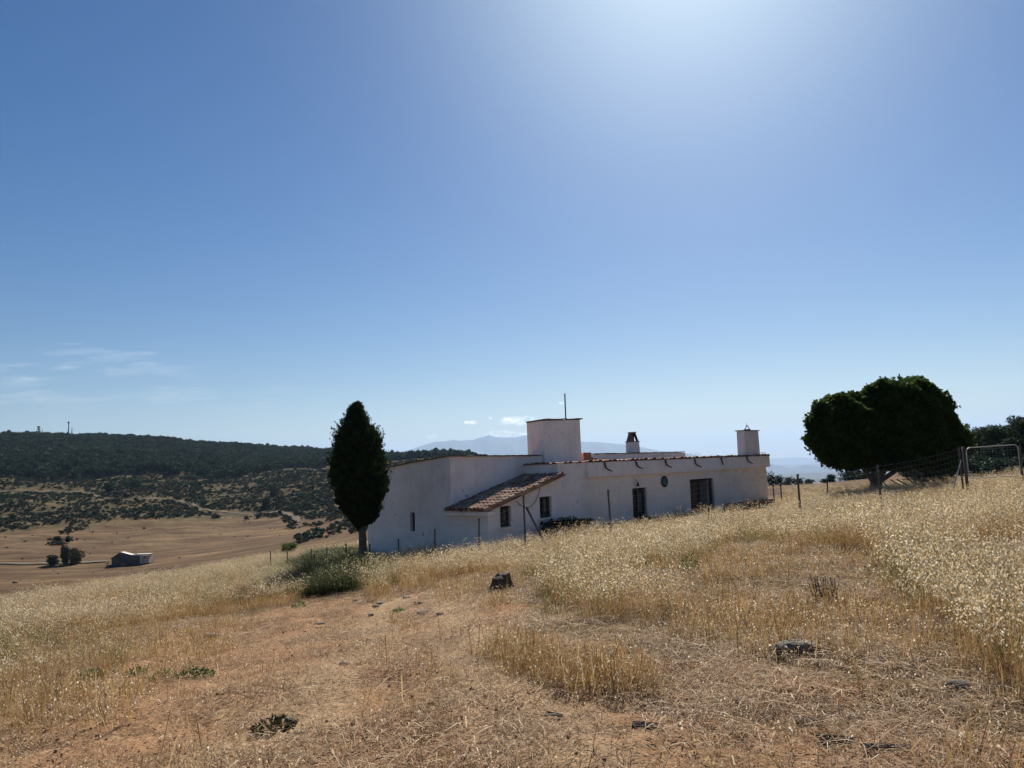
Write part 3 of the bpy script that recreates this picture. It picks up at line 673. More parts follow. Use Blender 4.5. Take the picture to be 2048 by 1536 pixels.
mb.hexa([c1-u1*(hx-.05)+yv*-.27+Vector((0, 0, z11+.04)), c1-u1*.02+yv*-.27+Vector((0, 0, z11+.04)), c1-u1*.02-yv*.23+Vector((0, 0, z11+.04)), c1-u1*(hx-.05)-yv*.23+Vector((0, 0, z11+.04))],
        [c1-u1*.10+yv*-.25+Vector((0, 0, zc-.04)), c1-u1*.0+yv*-.25+Vector((0, 0, zc-.04)), c1-yv*.21+Vector((0, 0, zc-.04)), c1-u1*.10-yv*.21+Vector((0, 0, zc-.04))])
mb.box(c1+yv*.26+Vector((0, 0, (z11+zc)/2)), .3, .03, zc-z11-.06, u1)
mb.box(c1+Vector((0, 0, zc-.015)), .40, .6, .04, u1); mb.build('chimney_cowl', M['tile_dark'], ch)
uc, zc0 = hitwall(P0, DF, 1481.5, 911); ucr, _ = hitwall(P0, DF, 1521, 910)
zc1 = hitwall(P0, DF, 1500, 861.5)[1]
wq = .44; wf = ucr-uc-.50
c2 = P0+dF*(ucr-wf/2)-nF*(.02+wq/2)
mb = MB(HO)
mb.hexa([c2+dF*wf*.5*a*1.04+nF*wq*.5*b+Vector((0, 0, zt-.35)) for a, b in ((-1, 1), (1, 1), (1, -1), (-1, -1))][::-1][::-1], [c2+dF*wf*.5*a*.97+nF*wq*.5*b+Vector((0, 0, zc1)) for a, b in ((-1, 1), (1, 1), (1, -1), (-1, -1))])
ch2 = mb.build('chimney', M['plaster'], house, bevel=.015)
mb = MB(HO); mb.box(c2+Vector((0, 0, zc1+.02)), wf+.12, wq+.1, .04, dF); mb.build('chimney_slab', M['tile_dark'], ch2)
mb = MB(HO); t0 = c2+Vector((0, 0, zc1+.04)); sxv = Vector((1, 0, 0))
mb.box(t0+Vector((0, 0, .03)), .30, .16, .055, sxv)
apx = t0+Vector((0, 0, .27)); mb.tube([t0-sxv*.12+Vector((0, 0, .05)), apx], .022, 5); mb.tube([t0+sxv*.12+Vector((0, 0, .05)), apx], .022, 5); mb.tube([apx, apx+Vector((-.03, 0, .12))], .008, 4)
mb.build('iron_vane', M['iron'], ch2)
# rain spouts of broken pipe on the fascia
for px in (1203, 1266, 1325, 1384, 1437, 1489):   # thin
    u, z = hitwall(P0, DF, px, 930); z = zF1+(zF2-zF1)*u/Lf
    o = P0+dF*u+nF*.15; k = random.uniform(.85, 1.15)
    pts = [o+Vector((0, 0, z+.0)), o+nF*.05+Vector((0, 0, z-.10*k)), o+nF*.06+dF*.01+Vector((0, 0, z-.22*k)), o+nF*.12+dF*.10*k+Vector((0, 0, z-.30*k)), o+nF*.18+dF*.26*k+Vector((0, 0, z-.36*k))]
    if px == 1437: pts = pts[:3]+[o+nF*.08+dF*.06+Vector((0, 0, z-.36))]
    mb = MB(HO); mb.tube(pts, [.035, .035, .035, .03, .02][:len(pts)], 7); mb.build('rain_spout', M['iron'], house, smooth=True)
# wall lamp, cable
u, z = hitwall(P0, DF, 1270, 966); mb = MB(HO); o = P0+dF*u+nF*.03
mb.tube([o+nF*.02+Vector((0, 0, z+.16))-dF*.05, o+nF*.12+Vector((0, 0, z+.08)), o+nF*.12+Vector((0, 0, z+.02))], .012, 5); mb.tube([o+nF*.12+Vector((0, 0, z+.04)), o+nF*.12+Vector((0, 0, z-.14))], .02, 6, r1=.07); mb.build('wall_lamp', M['iron'], house)
pts = []
for px, py in ((1079, 962), (1077, 985), (1070, 1002), (1061, 1013), (1053, 1017), (1045, 1014), (1037, 1008), (1031, 1001)):
    u, z = hitwall(Q, DG, px, py); pts.append(Q+dG*u+nG*.035+Vector((0, 0, z)))
mb = MB(HO); mb.tube(pts, .011, 5); mb.build('cable', M['iron'], house, smooth=True)
# round glazed plate hanging on the facade
u, z = hitwall(P0, DF, 1328, 963); pc = P0+dF*u+Vector((0, 0, z))+nF*.03
ob = empty('wall_plate', pc, 'round dark blue green glazed plate hung between the two barred doors', 'wall plate')
for nm, r0, r1, z0, z1_, mt in (('rim', .17, .24, .045, .02, 'iron'), ('dish', .0, .17, .02, .045, 'plate')):
    V = []; Fq = []; n = 28
    for k in range(n):
        w = 2*math.pi*k/n
        for rr_, zz_ in ((r0, z0), (r1, z1_), (r1, -.005), (r0, -.005)):
            V.append(dF*math.cos(w)*rr_+Vector((0, 0, math.sin(w)*rr_*1.05))+nF*zz_)
    for k in range(n):
        for q in range(4): Fq.append((k*4+q, k*4+(q+1) % 4, ((k+1) % n)*4+(q+1) % 4, ((k+1) % n)*4+q))
    me = bpy.data.meshes.new(nm); me.from_pydata([tuple(v) for v in V], [], Fq); me.update(); link(nm, me, M[mt], ob)
# bricks piled on the roof
bs = at(1180, 925, 33.6); bs.z = zF1-.03
mb = MB(bs)
for l in range(4):
    for i in range(5 if l < 2 else 4):
        mb.box(bs+dF*(i*.125-.30+random.uniform(-.01, .01))+BF*.15+Vector((0, 0, .10+l*.105)), .12, .25, .10, dF+BF*random.uniform(-.05, .05))
for i in range(3): mb.box(bs+dF*(.38+i*.10)+BF*.1+Vector((0, 0, .08+.09*(i % 2))), .22, .12, .08, dF+BF*.5)
o = mb.build('brick_pile', M['brick']); o.location = bs; tag(o, 'small pile of raw orange bricks on the roof right of the white tower', 'bricks')
mb = MB(bs); mb.box(bs+dF*.30-BF*.15+Vector((0, 0, .05)), 1.0, .3, .05, dF); mb.box(bs+dF*.35-BF*.12+Vector((0, 0, .10)), .9, .2, .04, dF)
o = mb.build('board', M['wood_dark']); o.location = bs; tag(o, 'dark boards lying on the roof in front of the orange bricks', 'boards')

# ------------------------------------------------------------------ fences
def fence_run(name, posts, hgt, label, wires, step, droop=.06, post_r=.022, wr=.0014, skip=0):
    """posts: [(px, depth, height)]; parts: every post, the wire netting"""
    P = [on_ground(px, z) for px, z, h in posts]; o = empty(name, P[0], label, 'fence', None); org = P[0]
    for p, (px, z, h) in list(zip(P, posts))[skip:]:
        lean = Vector((random.uniform(-.03, .03), random.uniform(-.03, .03), 1)).normalized(); mb = MB(org)
        top = p+lean*h; s = post_r
        # angle-iron section post
        mb.box((p+top)/2+Vector((0, 0, -.1)), s*2, .008, h+.2, Vector((1, .3, 0)), None, lean); mb.box((p+top)/2+Vector((-s, s*.8, -.1)), .008, s*1.7, h+.2, Vector((1, .3, 0)), None, lean)
        mb.box(top+Vector((0, 0, -.03)), s*2.3, s*1.8, .06, Vector((1, .3, 0)))
        mb.build('post', M['post'], o)
    mb = MB(org); nw = wires
    for (a, pa), (b, pb) in zip(list(zip(P, posts))[:-1], list(zip(P, posts))[1:]):
        L = (b-a).length; n = max(3, int(L/step)); ha, hb_ = pa[2], pb[2]
        dd = (b-a); off = Vector((dd.y, -dd.x, 0)).normalized()*.03
        def q(f, g):
            wob = .02*math.sin(f*9+g*5)
            return a.lerp(b, f)+off+Vector((0, 0, (ha+(hb_-ha)*f)*(.04+.93*g)-droop*4*f*(1-f)*(g**.5)))+off*wob*5
        for w in range(nw):
            g = (w/(nw-1))
            mb.tube([q(k/8, g) for k in range(9)], wr*(1.5 if w == nw-1 else 1), 3, cap=False)
        for k in range(1, n):
            mb.tube([q(k/n, j/3) for j in range(4)], wr*.55, 3, cap=False)
    mb.build('wire_netting', M['galv'], o)
    return o, P
H1 = 1.35
front = [(1048, 22.0), (1220, 22.6), (1416, 22.4), (1600, 22.2), (1764, 23.5), (1930, 25.8)]
front = [(px, z, H1) for px, z in front]
def fit(posts, tops):
    out = []
    for (px, z, h), ty in zip(posts, tops):
        g = on_ground(px, z); t = at(px, ty, z); out.append((px, z, max(.9, t.z-g.z)))
    return out
front = fit(front, (990, 979, 961, 948, 929, 893))
fo, FP = fence_run('wire_fence', front, H1, 'wire mesh fence with thin metal posts crossing the oats before the farmhouse doors', 10, .20)
# brace leaning on the corner post
g = on_ground(1094, 22.6); mb = MB(FP[0]); t = at(1052, 1013, 22.0); mb.tube([t, at(1092, 1075, 22.2)-Vector((0, 0, .25))], .035, 8); mb.build('brace', M['post'], fo)
side = [(1045, 22.05), (955, 23.3), (868, 24.8), (795, 25.9), (737, 26.2)]
side = fit([(px, z, 1) for px, z in side], (1003, 1036, 1057, 1078, 1088))
fence_run('wire_fence', side, 1.1, 'low wire fence stepping down past the barred windows to the cypress', 9, .12, droop=.05, wr=.0022, skip=1)
low = fit([(px, z, 1) for px, z in ((690, 28.5), (653, 30), (622, 31.5), (575, 34), (541, 36))], (1092, 1096, 1098, 1103, 1101))
fence_run('wire_fence', low, 1.1, 'row of thin dark fence posts in pale grass left of the cypress', 4, .5, droop=.03, wr=.0018)
mb = MB(on_ground(627, 31.5)); g = on_ground(628, 31.3); mb.tube([g, g+Vector((-.03, 0, .75))], .06, 6, r1=.045)
o = mb.build('timber_stub', M['post']); o.location = on_ground(627, 31.5); tag(o, 'short thick timber stub beside the third fence post left of the cypress', 'post')
back = fit([(px, z, 1) for px, z in ((1549, 40), (1564, 36), (1657, 37), (1750, 39), (1850, 41))], (968, 967, 957, 950, 945))
fence_run('wire_fence', back, 1.0, 'far low wire fence between the farmhouse corner and the broad tree', 5, .5, droop=.02, wr=.0025)

# gate: rounded tube frame with mesh, heavy post, stay
gp = FP[-1]; z_g = 25.8
gate = empty('mesh_gate', on_ground(1933, z_g), 'tubular metal gate filled with wire mesh at the right edge of the field', 'gate'); go = gate.location.copy()
def gpt(px, py): return at(px, py, z_g+(px-1930)*.004)
tl, tr, br, bl = gpt(1932, 896), gpt(2035, 889), gpt(2042, 951), gpt(1938, 957)
def rounded(pts, rad):
    out = []; n = len(pts)
    for i, p in enumerate(pts):
        a = (pts[i-1]-p).normalized(); b = (pts[(i+1) % n]-p).normalized(); A = p+a*rad; B = p+b*rad
        for k in range(5):
            f = k/4; out.append((1-f)**2*A+2*f*(1-f)*p+f*f*B)
    return out+[out[0]]
mb = MB(go); mb.tube(rounded([tl, tr, br, bl], .16), .015, 8); mb.build('gate_frame', M['galv'], gate, smooth=True)
mb = MB(go)
for i in range(1, 13):
    f = i/13; mb.tube([tl.lerp(bl, f), tr.lerp(br, f)], .0017, 3, cap=False)
for i in range(1, 14):
    f = i/14; mb.tube([tl.lerp(tr, f), bl.lerp(br, f)], .0012, 3, cap=False)
mb.build('wire_netting', M['galv'], gate)
g = on_ground(1938, z_g); mb = MB(go); mb.tube([g-Vector((0, 0, .1)), gpt(1926, 893)], .05, 10, r1=.045)
mb.build('gate_post', M['post'], gate, smooth=True)
g2 = on_ground(2050, z_g+.3); mb = MB(go); mb.tube([g2-Vector((0, 0, .1)), gpt(2039, 890)], .035, 8); mb.build('gate_post', M['post'], gate)
mb = MB(go); mb.tube([gpt(1922, 920), gpt(1901, 992)-Vector((0, 0, .1))], .022, 6); mb.build('stay', M['galv'], gate)

# ------------------------------------------------------------------ plants
def leaf_quads(P, size, asp=.6, up=.3, nrm=None, dirs=None):
    """one small folded leaf per point -> mesh arrays"""
    n = len(P); s = size*(.6+.8*rng.random(n))[:, None] if np.isscalar(size) else size[:, None]*(.7+.6*rng.random(n))[:, None]
    a = rng.normal(size=(n, 3)) if dirs is None else dirs+rng.normal(size=(n, 3))*.35
    a /= np.linalg.norm(a, axis=1)[:, None]+1e-9
    b = rng.normal(size=(n, 3)); b -= a*(a*b).sum(1)[:, None]; b /= np.linalg.norm(b, axis=1)[:, None]+1e-9
    V = np.stack([P-a*s*.5, P+b*s*asp*.5, P+a*s*.5, P-b*s*asp*.5], 1).reshape(-1, 3)
    Fq = np.arange(n*4).reshape(-1, 4); return V, Fq
def ell_points(n, c, r, shell=.55, rough=.16, seed=0):
    """points in an ellipsoid, mostly near its uneven surface"""
    d = rng.normal(size=(n, 3)); d /= np.linalg.norm(d, axis=1)[:, None]
    w = 1+rough*np.sin(d[:, 0]*7+seed)*np.cos(d[:, 1]*6+seed*2)+rough*.8*np.sin(d[:, 2]*11+d[:, 0]*9+seed)+rough*.5*np.sin(d[:, 1]*23+d[:, 2]*19)
    t = 1-(1-shell)*rng.random(n)**1.6
    t = t+(rng.random(n) < .02)*rng.random(n)*.08
    return np.array(c)+d*np.array(r)*(w*t)[:, None]
def limb(mb, a, b, r0, r1, bend=.15, n=6, side=7):
    a = Vector(a); b = Vector(b); L = (b-a).length; j = Vector((random.uniform(-1, 1), random.uniform(-1, 1), random.uniform(-.3, .3)))*L*bend
    pts = [a.lerp(b, i/(n-1))+j*math.sin(math.pi*i/(n-1)) for i in range(n)]
    mb.tube(pts, [r0+(r1-r0)*i/(n-1) for i in range(n)], side); return pts

# cypress
Zc = 27.0; base = on_ground(727, Zc, 1125)
cy = empty('cypress_tree', base, 'tall dark cypress with a bare trunk at the left end of the farmhouse', 'tree')
prof = [(175, 278, 300), (200, 240, 320), (260, 210, 338), (330, 190, 374), (400, 130, 430), (480, 120, 475), (560, 105, 475), (650, 90, 490), (730, 90, 518), (800, 105, 515), (860, 130, 500), (950, 150, 470), (1000, 170, 462), (1050, 215, 440), (1085, 245, 415), (1110, 262, 350), (1140, 280, 322)]
pys = np.array([760+a/3.84 for a, b, c in prof]); xl = np.array([640+b/3.84 for a, b, c in prof]); xr = np.array([640+c/3.84 for a, b, c in prof])
n = 60000; yy_ = rng.uniform(pys[0], pys[-1], n*2); hw = (np.interp(yy_, pys, xr)-np.interp(yy_, pys, xl))/2
keep = rng.random(n*2) < (hw/hw.max())**1.0; yy_ = yy_[keep]; hw = hw[keep]; cx = (np.interp(yy_, pys, xr)+np.interp(yy_, pys, xl))/2
nn_ = len(yy_); th = rng.uniform(0, 2*math.pi, nn_); tt = 1-.5*rng.random(nn_)**1.5
bumpy = 1+.10*np.sin(th*5+yy_*.11)+.08*np.sin(th*9-yy_*.23)+.07*np.sin(yy_*.5+th*3); bumpy *= .91
sc = Zc/F_PX; rad = hw*tt*bumpy*sc
cen0 = np.array([at(x, y, Zc) for x, y in zip(pys*0+(xl+xr)/2, pys)])
ctr = np.stack([np.interp(yy_, pys, cen0[:, k]) for k in range(3)], 1)
Pc = ctr+np.stack([rad*np.cos(th), rad*np.sin(th), rng.normal(size=nn_)*.03], 1)
dirs = np.stack([np.cos(th)*.5, np.sin(th)*.5, np.ones(nn_)*.9], 1)
V, Fq = leaf_quads(Pc-np.array(base), .12, .38, dirs=dirs)
# upswept sprays standing off the outline
k = 700; th2 = rng.uniform(0, 2*math.pi, k); y2 = rng.uniform(pys[0]+3, pys[-3], k); h2 = (np.interp(y2, pys, xr)-np.interp(y2, pys, xl))/2*sc
c2_ = np.stack([np.interp(y2, pys, cen0[:, q]) for q in range(3)], 1)
sprP = []; sprD = []
for i in range(k):
    for s in np.linspace(.85, 1.02+rng.random()*.26, 18):
        sprP.append(c2_[i]+np.array([math.cos(th2[i])*h2[i]*s, math.sin(th2[i])*h2[i]*s, (s-.85)*.8*h2[i]])+rng.normal(size=3)*.03); sprD.append([math.cos(th2[i])*.6, math.sin(th2[i])*.6, .8])
V2, F2 = leaf_quads(np.array(sprP)-np.array(base), .085, .35, dirs=np.array(sprD))
link('crown', np_mesh('crown', np.concatenate([V, V2]), np.concatenate([Fq, F2+len(V)])), M['cypress'], cy)
mb = MB(base); topc = at(714, 830, Zc); m1 = at(724, 1040, Zc)
mb.tube([base-Vector((0, 0, .15)), base+Vector((0, 0, .25)), base.lerp(m1, .5), m1, m1.lerp(topc, .5), topc], [.21, .165, .14, .13, .10, .02], 12)
for px, py, ex, ey in ((730, 1062, 736, 1048), (731, 1080, 737, 1074), (729, 1050, 740, 1040), (722, 1052, 712, 1030)): limb(mb, at(px-3, py+5, Zc), at(ex, ey, Zc-.1), .022, .006, n=4, side=5)
mb.build('trunk', M['bark'], cy, smooth=True)

# broad pruned tree at right
Zm = 38.0; base = on_ground(1752, Zm, 990); ms = Zm/F_PX
mt = empty('broad_tree', base, 'big round dark green broadleaf tree with two lobes behind the wire fence', 'tree')
Pm = []; lobes = [(1691, 862, 74, 73), (1810, 843, 88, 84), (1878, 888, 60, 50), (1702, 904, 58, 30), (1800, 896, 84, 42), (1750, 880, 60, 56), (1770, 820, 52, 56)]
for i, (px, py, rx, ry) in enumerate(lobes):
    c = at(px, py, Zm+(0 if i != 1 else .3)); nL = int(21*(rx*ry)**.88)
    Pm.append(ell_points(nL, c, (rx*ms, min(rx*ms, 2.4)*.9, ry*ms), .62, .085, seed=i*1.7))
Pm = np.concatenate(Pm)
V, Fq = leaf_quads(Pm-np.array(base), .17, .75)
core = []
for px, py, rx, ry in lobes[:6]: core.append(ell_points(700, at(px, py, Zm), (rx*ms*.68, rx*ms*.6, ry*ms*.68), .3, .05))
V3, F3 = leaf_quads(np.concatenate(core)-np.array(base), .55, .9)
# shoots hanging out of the crown, lower left and along the top
sh = []; sd_ = []
for i in range(420):
    px, py, rx, ry = random.choice(lobes[:7]); w = random.uniform(0, 2*math.pi); c = np.array(at(px, py, Zm)); u = np.array([math.cos(w), random.uniform(-.5, .5), math.sin(w)])
    for s in np.linspace(.95, 1.03+random.random()*.07, 9): sh.append(c+u*np.array([rx*ms, rx*ms*.8, ry*ms])*s*.985+rng.normal(size=3)*.05)
for px0, py0, px1, py1 in ((1650, 905, 1612, 896), (1655, 915, 1618, 903), (1660, 925, 1634, 918), (1680, 935, 1650, 934), (1700, 938, 1672, 941), (1640, 880, 1618, 884), (1720, 935, 1735, 952)):
    a, b = np.array(at(px0, py0, Zm)), np.array(at(px1, py1, Zm-.2))
    for s in np.linspace(0, 1, 26): sh.append(a+(b-a)*s+rng.normal(size=3)*.07)
V2, F2 = leaf_quads(np.array(sh)-np.array(base), .17, .7)
VV = np.concatenate([V, V2, V3]); FF = np.concatenate([Fq, F2+len(V), F3+len(V)+len(V2)])
link('crown', np_mesh('crown', VV, FF), M['mulberry'], mt)
mb = MB(base)
f0 = base+Vector((.05, 0, .7)); mb.tube([base-Vector((0, 0, .2)), base+Vector((0, 0, .3)), f0], [.42, .33, .30], 12)
for tx, ty, r in ((1700, 900, .17), (1735, 880, .18), (1800, 880, .19), (1850, 900, .13)): limb(mb, f0-Vector((0, 0, .05)), at(tx, ty, Zm), r, .07, .06)
mb.build('trunk', M['bark'], mt, smooth=True)
mb = MB(on_ground(1800, 37)); g = on_ground(1800, 37)
for i in range(9):
    a = g+Vector((random.uniform(-1.2, 1.8), random.uniform(-.4, .4), .0)); limb(mb, a+Vector((random.uniform(-.5, -.2), 0, random.uniform(.7, 1.3))), a+Vector((random.uniform(.3, .9), 0, 0)), .035, .02, .04, n=4, side=5)
o = mb.build('fallen_branches', M['bark']); o.location = g; tag(o, 'bare dead branches leaning in the oats beside the broad tree trunk', 'branches')

def make_tree_mesh(n, h, w, leaf, kind='round', seed=0):
    c = []; k = {'pine': 5, 'full': 11}.get(kind, 6)
    st = random.getstate(); random.seed(seed)
    for i in range(k):
        a = random.uniform(0, 6.28); q = random.uniform(.15, .5)*w/2; rr_ = w*random.uniform(.22, .34)
        if kind == 'full': zf = .14+.68*i/(k-1)+random.uniform(-.04, .04); c.append(ell_points(n//k, (math.cos(a)*q, math.sin(a)*q, h*zf), (rr_*1.1, rr_*1.1, h*.15), .5, .16, i*1.3)); continue
        c.append(ell_points(n//k, (math.cos(a)*q, math.sin(a)*q, h*(random.uniform(.45, .76) if kind != 'pine' else random.uniform(.62, .85))), (rr_, rr_, h*random.uniform(.15, .24)), .5, .14, i*1.3))
    random.setstate(st)
    P = np.concatenate(c); return leaf_quads(P, leaf, .8)
def single_tree(name, px, depth, ytop, wpx, label, kind='round', mt_='pine', n=2600, group=None, trunks=1, gpy=1000):
    g = on_ground(px, depth, gpy); t = at(px, ytop, depth); h = max(.8, t.z-g.z)/.93; w = wpx*depth/F_PX
    e = empty(name, g, label, 'bush' if name.endswith('bush') else 'tree', group)
    kind = 'full' if ('bush' in name or 'almond' in name) else kind
    V, Fq = make_tree_mesh(n, h, w, max(.10, min(.5, depth*.0011+.08)), kind, seed=int(px*7+depth))
    if name.endswith('bush'): V = V*np.array([1, 1, .93])
    link('crown', np_mesh('crown', V, Fq), M[mt_], e)
    mb = MB((0, 0, 0))
    for k in range(trunks):
        dx = (k-(trunks-1)/2)*w*.2; b = Vector((dx*.5, 0, -.2)); limb(mb, b, Vector((dx*1.5, 0, h*.62)), max(.05, h*.035), h*.012, .04)
        for q in range(3): limb(mb, Vector((dx, 0, h*.35)), Vector((dx+random.uniform(-.3, .3)*w, random.uniform(-.3, .3)*w, h*.66)), h*.018, h*.006, .05, n=4, side=5)
    mb.build('trunk', M['bark'], e); return e
# single trees and bushes on the slopes
gs = 'lone trees on the scrubby slope'
single_tree('oak_tree', 262, 500, 955, 42, 'largest dark oak on the scrubby slope above the bend of the dirt track', mt_='pine', group=gs, n=3500)
single_tree('oak_tree', 218, 495, 964, 22, 'smaller slender oak just left of the largest slope oak', group=gs)
single_tree('oak_tree', 411, 640, 922, 34, 'dark oak standing in front of the forest edge', group=gs)
single_tree('oak_tree', 380, 600, 949, 44, 'wide low oak below and left of the dark oak at the forest edge', group=gs)
single_tree('oak_bush', 420, 580, 946, 20, 'round bush tucked under the dark oak at the forest edge', group=gs)
single_tree('oak_tree', 554, 470, 966, 32, 'dark oak alone on the scrub nearest the cypress', group=gs, n=3200)
single_tree('oak_bush', 533, 455, 990, 26, 'low dark bush touching the left foot of the slope oak nearest the cypress', group=gs)
single_tree('oak_bush', 634, 700, 921, 22, 'dark bush at the right end of the forest edge beside the cypress', group=gs)
gv = 'trees by the valley path'
single_tree('almond_tree', 128, 235, 1093, 20, 'taller left tree of the green pair beside the valley path', mt_='weed' if False else 'shrub', group=gv, gpy=1110)
single_tree('almond_tree', 150, 236, 1097, 34, 'wide right tree of the green pair beside the valley path', mt_='shrub', group=gv, trunks=3, gpy=1110)
single_tree('round_bush', 106, 234, 1108, 24, 'round dark bush left of the green tree pair in the valley', mt_='pine', group=gv, gpy=1110)
gw = 'pines of the wood at the right edge'
wood = []
top_line = lambda px: float(np.interp(px, [1780, 1830, 1860, 1885, 1915, 1945, 1965, 1985, 2010, 2030, 2048, 2100, 2200], [925, 912, 890, 862, 859, 862, 866, 854, 853, 846, 836, 826, 815]))
for k in range(17): px = 1875+k*17+random.uniform(-5, 5); wood.append((px, random.uniform(92, 118), top_line(px)+random.uniform(-3, 6), random.uniform(44, 62)))
for k in range(14): px = 1830+k*24+random.uniform(-6, 6); wood.append((px, random.uniform(70, 84), top_line(px)*.55+.45*950+random.uniform(-10, 14)-8, random.uniform(52, 70)))
for k in range(14): px = 1850+k*20+random.uniform(-6, 6); wood.append((px, random.uniform(52, 62), random.uniform(905, 935), random.uniform(52, 70)))
for k in range(6): wood.append((1858+k*17, random.uniform(44, 50), random.uniform(918, 940), random.uniform(40, 56)))
for i, (px, z, yt, w) in enumerate(wood):
    single_tree('pine_tree', px, z, yt, w*1.1, 'dark evergreen in the merged mass of the wood behind the gate', 'full', 'pine', 4200, gw)
gf = 'bushes beyond the right field'
for px, z, yt, w in ((1545, 150, 944, 26), (1560, 152, 949, 22), (1580, 155, 952, 26), (1600, 158, 955, 22), (1622, 150, 957, 16), (1668, 135, 948, 18), (1700, 130, 943, 34), (1718, 128, 941, 30), (1655, 140, 957, 18), (1730, 126, 946, 30)):
    single_tree('oak_bush', px, z, yt, w*1.2, 'small dark bush on the far rim of the right field', 'round', 'pine', 1000, gf)

# instanced stuff ---------------------------------------------------------------------------
def variant_coll(name, metas):
    c = bpy.data.collections.new(name)
    for i, (me, ms_) in enumerate(metas):
        for m_ in ms_: me.materials.append(m_)
        o = bpy.data.objects.new('%s_variant_%02d' % (name, i), me); c.objects.link(o)
    return c
def scatter(name, P, coll, rot, scl, idx, label=None):
    me = bpy.data.meshes.new(name); me.vertices.add(len(P)); me.vertices.foreach_set('co', np.asarray(P, np.float32).ravel())
    for nm, ty, arr in (('rot', 'FLOAT_VECTOR', rot), ('scl', 'FLOAT_VECTOR', scl)):
        a = me.attributes.new(nm, ty, 'POINT'); a.data.foreach_set('vector', np.asarray(arr, np.float32).ravel())
    a = me.attributes.new('idx', 'INT', 'POINT'); a.data.foreach_set('value', np.asarray(idx, np.int32))
    o = bpy.data.objects.new(name, me); C.objects.link(o); tag(o, kind='stuff', label=label)
    ng = bpy.data.node_groups.new(name+'_scatter', 'GeometryNodeTree')
    ng.interface.new_socket('Geometry', in_out='INPUT', socket_type='NodeSocketGeometry'); ng.interface.new_socket('Geometry', in_out='OUTPUT', socket_type='NodeSocketGeometry')
    gi = ng.nodes.new('NodeGroupInput'); go_ = ng.nodes.new('NodeGroupOutput'); ip = ng.nodes.new('GeometryNodeInstanceOnPoints')
    ci = ng.nodes.new('GeometryNodeCollectionInfo'); ci.inputs['Collection'].default_value = coll; ci.inputs['Separate Children'].default_value = True; ci.inputs['Reset Children'].default_value = True
    def na(nm, ty):
        n_ = ng.nodes.new('GeometryNodeInputNamedAttribute'); n_.data_type = ty; n_.inputs[0].default_value = nm
        return [s for s in n_.outputs if s.enabled and s.name == 'Attribute'][0]
    L_ = ng.links.new; L_(gi.outputs[0], ip.inputs['Points']); L_(ci.outputs[0], ip.inputs['Instance']); ip.inputs['Pick Instance'].default_value = True
    L_(na('idx', 'INT'), ip.inputs['Instance Index'])
    er = ng.nodes.new('FunctionNodeEulerToRotation'); L_(na('rot', 'FLOAT_VECTOR'), er.inputs[0]); L_(er.outputs[0], ip.inputs['Rotation'])
    L_(na('scl', 'FLOAT_VECTOR'), ip.inputs['Scale']); L_(ip.outputs[0], go_.inputs[0])
    md = o.modifiers.new('scatter', 'NODES'); md.node_group = ng
    return o
def zrot(n, tilt=.06): return np.stack([rng.normal(size=n)*tilt, rng.normal(size=n)*tilt, rng.uniform(0, 6.28, n)], 1)
def uni(n, lo, hi, zlo=1, zhi=1): s = rng.uniform(lo, hi, n); return np.stack([s, s, s*rng.uniform(zlo, zhi, n)], 1)

# forest on the hill
fv = []
for i in range(5):
    V, Fq = make_tree_mesh(620, 6.5+i*.4, 7.5, 1.0, 'round', seed=100+i); fv.append((np_mesh('forest_tree', V, Fq), [M['pine']]))
n = 90000; a = rng.uniform(R(-44), R(3.5), n); r = np.sqrt(rng.uniform(560.**2, 1650.**2, n)); x = r*np.sin(a); y = r*np.cos(a)
edge = np.interp(a, [R(-44), math.atan((0-1024)/F_PX), math.atan((250-1024)/F_PX), math.atan((420-1024)/F_PX), math.atan((560-1024)/F_PX), math.atan((650-1024)/F_PX), math.atan((780-1024)/F_PX), R(3.5)], [700, 700, 715, 690, 770, 830, 860, 880])
kp = (r > edge+(fbm(x*.02, y*.02)-.5)*50) & (rng.random(n) < .42)
x, y = x[kp], y[kp]; P = np.stack([x, y, height(x, y)-.4], 1); n = len(P)
scatter('forest', P, variant_coll('forest_tree', fv), zrot(n, .04), uni(n, .55, 1.35, .8, 1.2), rng.integers(0, 5, n), 'dark green forest covering the hill')
print('forest', n)
# scrub
sv = []
for i in range(4):
    V, Fq = make_tree_mesh(170, 1.7, 2.6, .5, 'round', seed=200+i); sv.append((np_mesh('scrub_bush', V, Fq), [M['shrub'] if i < 2 else M['pine']]))
n = 90000; a = rng.uniform(R(-44), R(-2), n); r = np.sqrt(rng.uniform(230.**2, 900.**2, n)); x = r*np.sin(a); y = r*np.cos(a)
z = height(x, y); px, py, ok = project(np.stack([x, y, z], 1))
lowb = np.interp(px, [-400, 0, 120, 250, 420, 560, 600, 660, 720, 2000], [1075, 1068, 1050, 1038, 1036, 1030, 1075, 1090, 1085, 1060])
clump = fbm(x*.045, y*.045, 3)
dens = np.where(py < lowb+(fbm(x*.03, y*.03)-.5)*26, .28+.68*smoothstep(.34, .55, clump), .016)
dens = np.where((px > 590) & (px < 700) & (py > 1040) & (py < 1088), .5*smoothstep(.45, .6, clump), dens)
gul = np.abs(px-np.interp(py, [1040, 1110], [175, 85])) < 22
dens = np.where(gul & (py > 1035) & (py < 1105), .7*smoothstep(.4, .6, clump), dens)
trk = [(-60, 985), (60, 982), (120, 984), (180, 986), (205, 998), (260, 999), (330, 998), (365, 1004), (400, 1020), (440, 1026), (500, 1027), (560, 1024), (590, 1035), (605, 1052), (625, 1068)]
